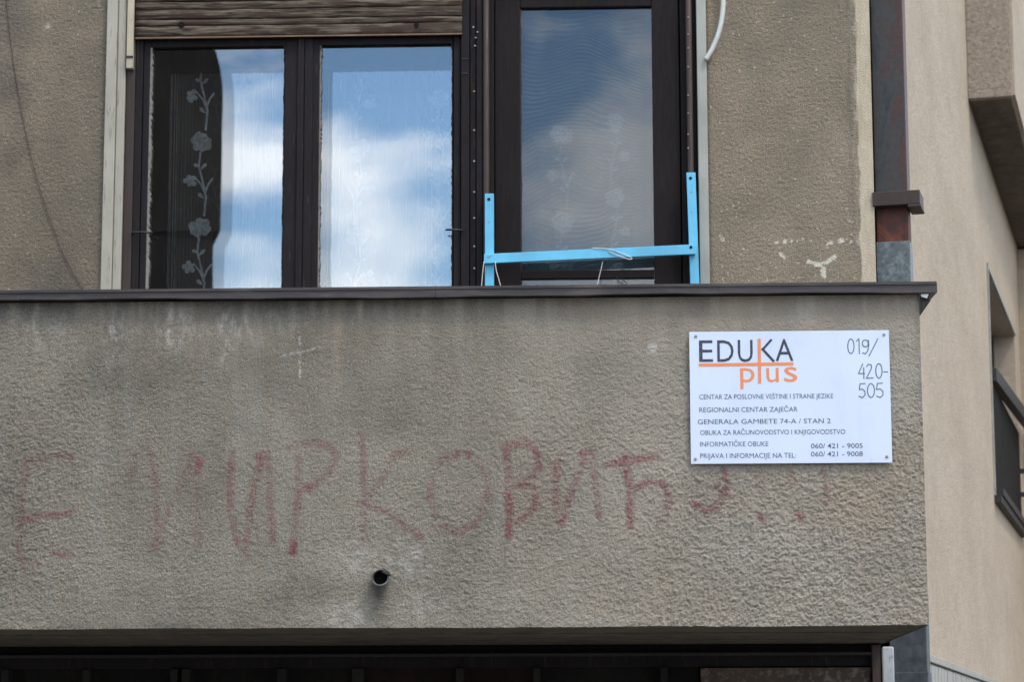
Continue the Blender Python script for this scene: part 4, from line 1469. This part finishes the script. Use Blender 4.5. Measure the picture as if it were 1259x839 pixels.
# far wing facing the photographer
wbox('wing', 0.001, 2.4, 7.64, 14, 0, 5.06, M['beige'], nb)
# window with iron guard
wd = wbox('window', -0.20, -0.17, WS0, WS1, WZ0, WZ1, M['darkwood'], nb)
for s0 in (WS0, WS0 + 0.8, WS0 + 1.6, WS1 - 0.06):
    wbox('sash_bar', -0.169, -0.14, s0 + 0.002, s0 + 0.06, WZ0 + 0.07, WZ1 - 0.07, M['darkwood'], wd)
wbox('sash_rail', -0.1695, -0.141, WS0, WS1, WZ1 - 0.069, WZ1 - 0.001, M['darkwood'], wd)
wbox('pane', -0.165, -0.160, WS0 + 0.06, WS1 - 0.06, WZ0 + 0.07, WZ1 - 0.07, M['shopglass'], wd)
wbox('sill', -0.169, 0.04, WS0 - 0.02, WS1 + 0.02, WZ0 - 0.04, WZ0 - 0.001, M['rail_iron'], wd)
gm = MB()
obox(gm, P0, -0.02, 0.035, WS0 + 0.01, WS1 + 1.2, 3.695, 3.775)
gm.v = [(x + 0.035 * max(0, y - 6), y, z) for x, y, z in gm.v]
gd = gm.build('window_guard', M['iron'], nb, 0.004)
wbox('guard_panel', 0.002, 0.008, WS0 + 0.012, WS1 - 0.002, 3.085, 3.694, M['darkpanel'], gd)
wbox('guard_rail', 0.002, 0.05, WS0 + 0.02, WS1 + 0.2, 3.043, 3.084, M['rail_iron'], gd)
for (s_, z_) in ((6.95, 3.42), (6.7, 3.24)):
    wbox('guard_bracket', 0.0085, 0.60, s_, s_ + 0.03, z_, z_ + 0.03, M['iron'], gd)
# tiled dado
wbox('dado_cap', 0.001, 0.022, 0.165, 4.5, 1.955, 1.985, M['dado'], nb, 0.003)
wbox('dado_bed', 0.001, 0.006, 0.165, 4.5, 1.0, 1.954, M['dado'], nb)
t0 = None
for r_ in range(4):
    for c_ in range(30):
        s0 = 0.20 + c_ * 0.14
        z1 = 1.945 - r_ * 0.16
        if t0 is None:
            t0 = obox(MB(), Vector((0, 0, 0)), 0, 0.008, 0, 0.125, -0.145, 0).build('tile', M['tile'], nb)
            o = t0
        else:
            o = t0.copy()
            C.objects.link(o)
        q = P0 + uN * (0.0065 + random.uniform(0, 0.002)) + uD * s0
        o.location = (q.x, q.y, z1)
anchor(nb)

# ------------------------------------------------------------------ dark house across the street (seen mirrored in the glass)
ho = empty('opposite_house', (-10, -22, 0), 'dark clad house across the street behind the photographer', 'building')
YH = -22.0
def mir(px, py, Y=YH):
    """direction seen through the glass, mirrored at the pane plane"""
    p = at(px, py, YW + 0.036)
    k2 = ((YW + 0.036 - Y) + (YW + 0.036 + 8.4)) / (YW + 0.036 + 8.4)
    return p.x * k2, 1.6 + (p.z - 1.6) * k2


xe, ze = mir(272, 285)
xw, _ = mir(262, 320)
pr = [(-18, ze), (xe, ze)]
_, zc_ = mir(272, 125)
xt_, zt_ = mir(258, 40)
for k in range(9):
    a = k / 8 * math.pi / 2
    pr.append((xe - (xe - xt_) * 3 * (1 - math.cos(a)), zc_ + (zt_ - zc_) * 1.25 * math.sin(a)))
pr.append((-18, pr[-1][1] + 0.4))
def skewed(outline, y0, y1, skew):
    mb = MB().prism(outline, y0, y1)
    mb.v = [(x - (y1 - y) * skew if x > -17 else x, y, z) for x, y, z in mb.v]
    return mb


skewed([(-18, 0), (xw, 0), (xw, ze - 0.001), (-18, ze - 0.001)], YH - 8, YH, 0.26).build('wall', M['cladding'], ho)
skewed(pr, YH - 8, YH + 0.05, 0.26).build('upper_storey', M['cladding'], ho)
for k in range(4):
    fo = MB().box(-17 + k * 3, -15.8 + k * 3, YH + 0.001, YH + 0.05, 2.6, 4.2).build('window', M['darkwood'], ho)
    MB().box(-16.9 + k * 3, -15.9 + k * 3, YH + 0.051, YH + 0.056, 2.7, 4.1).build('pane', M['shopglass'], fo)
anchor(ho)
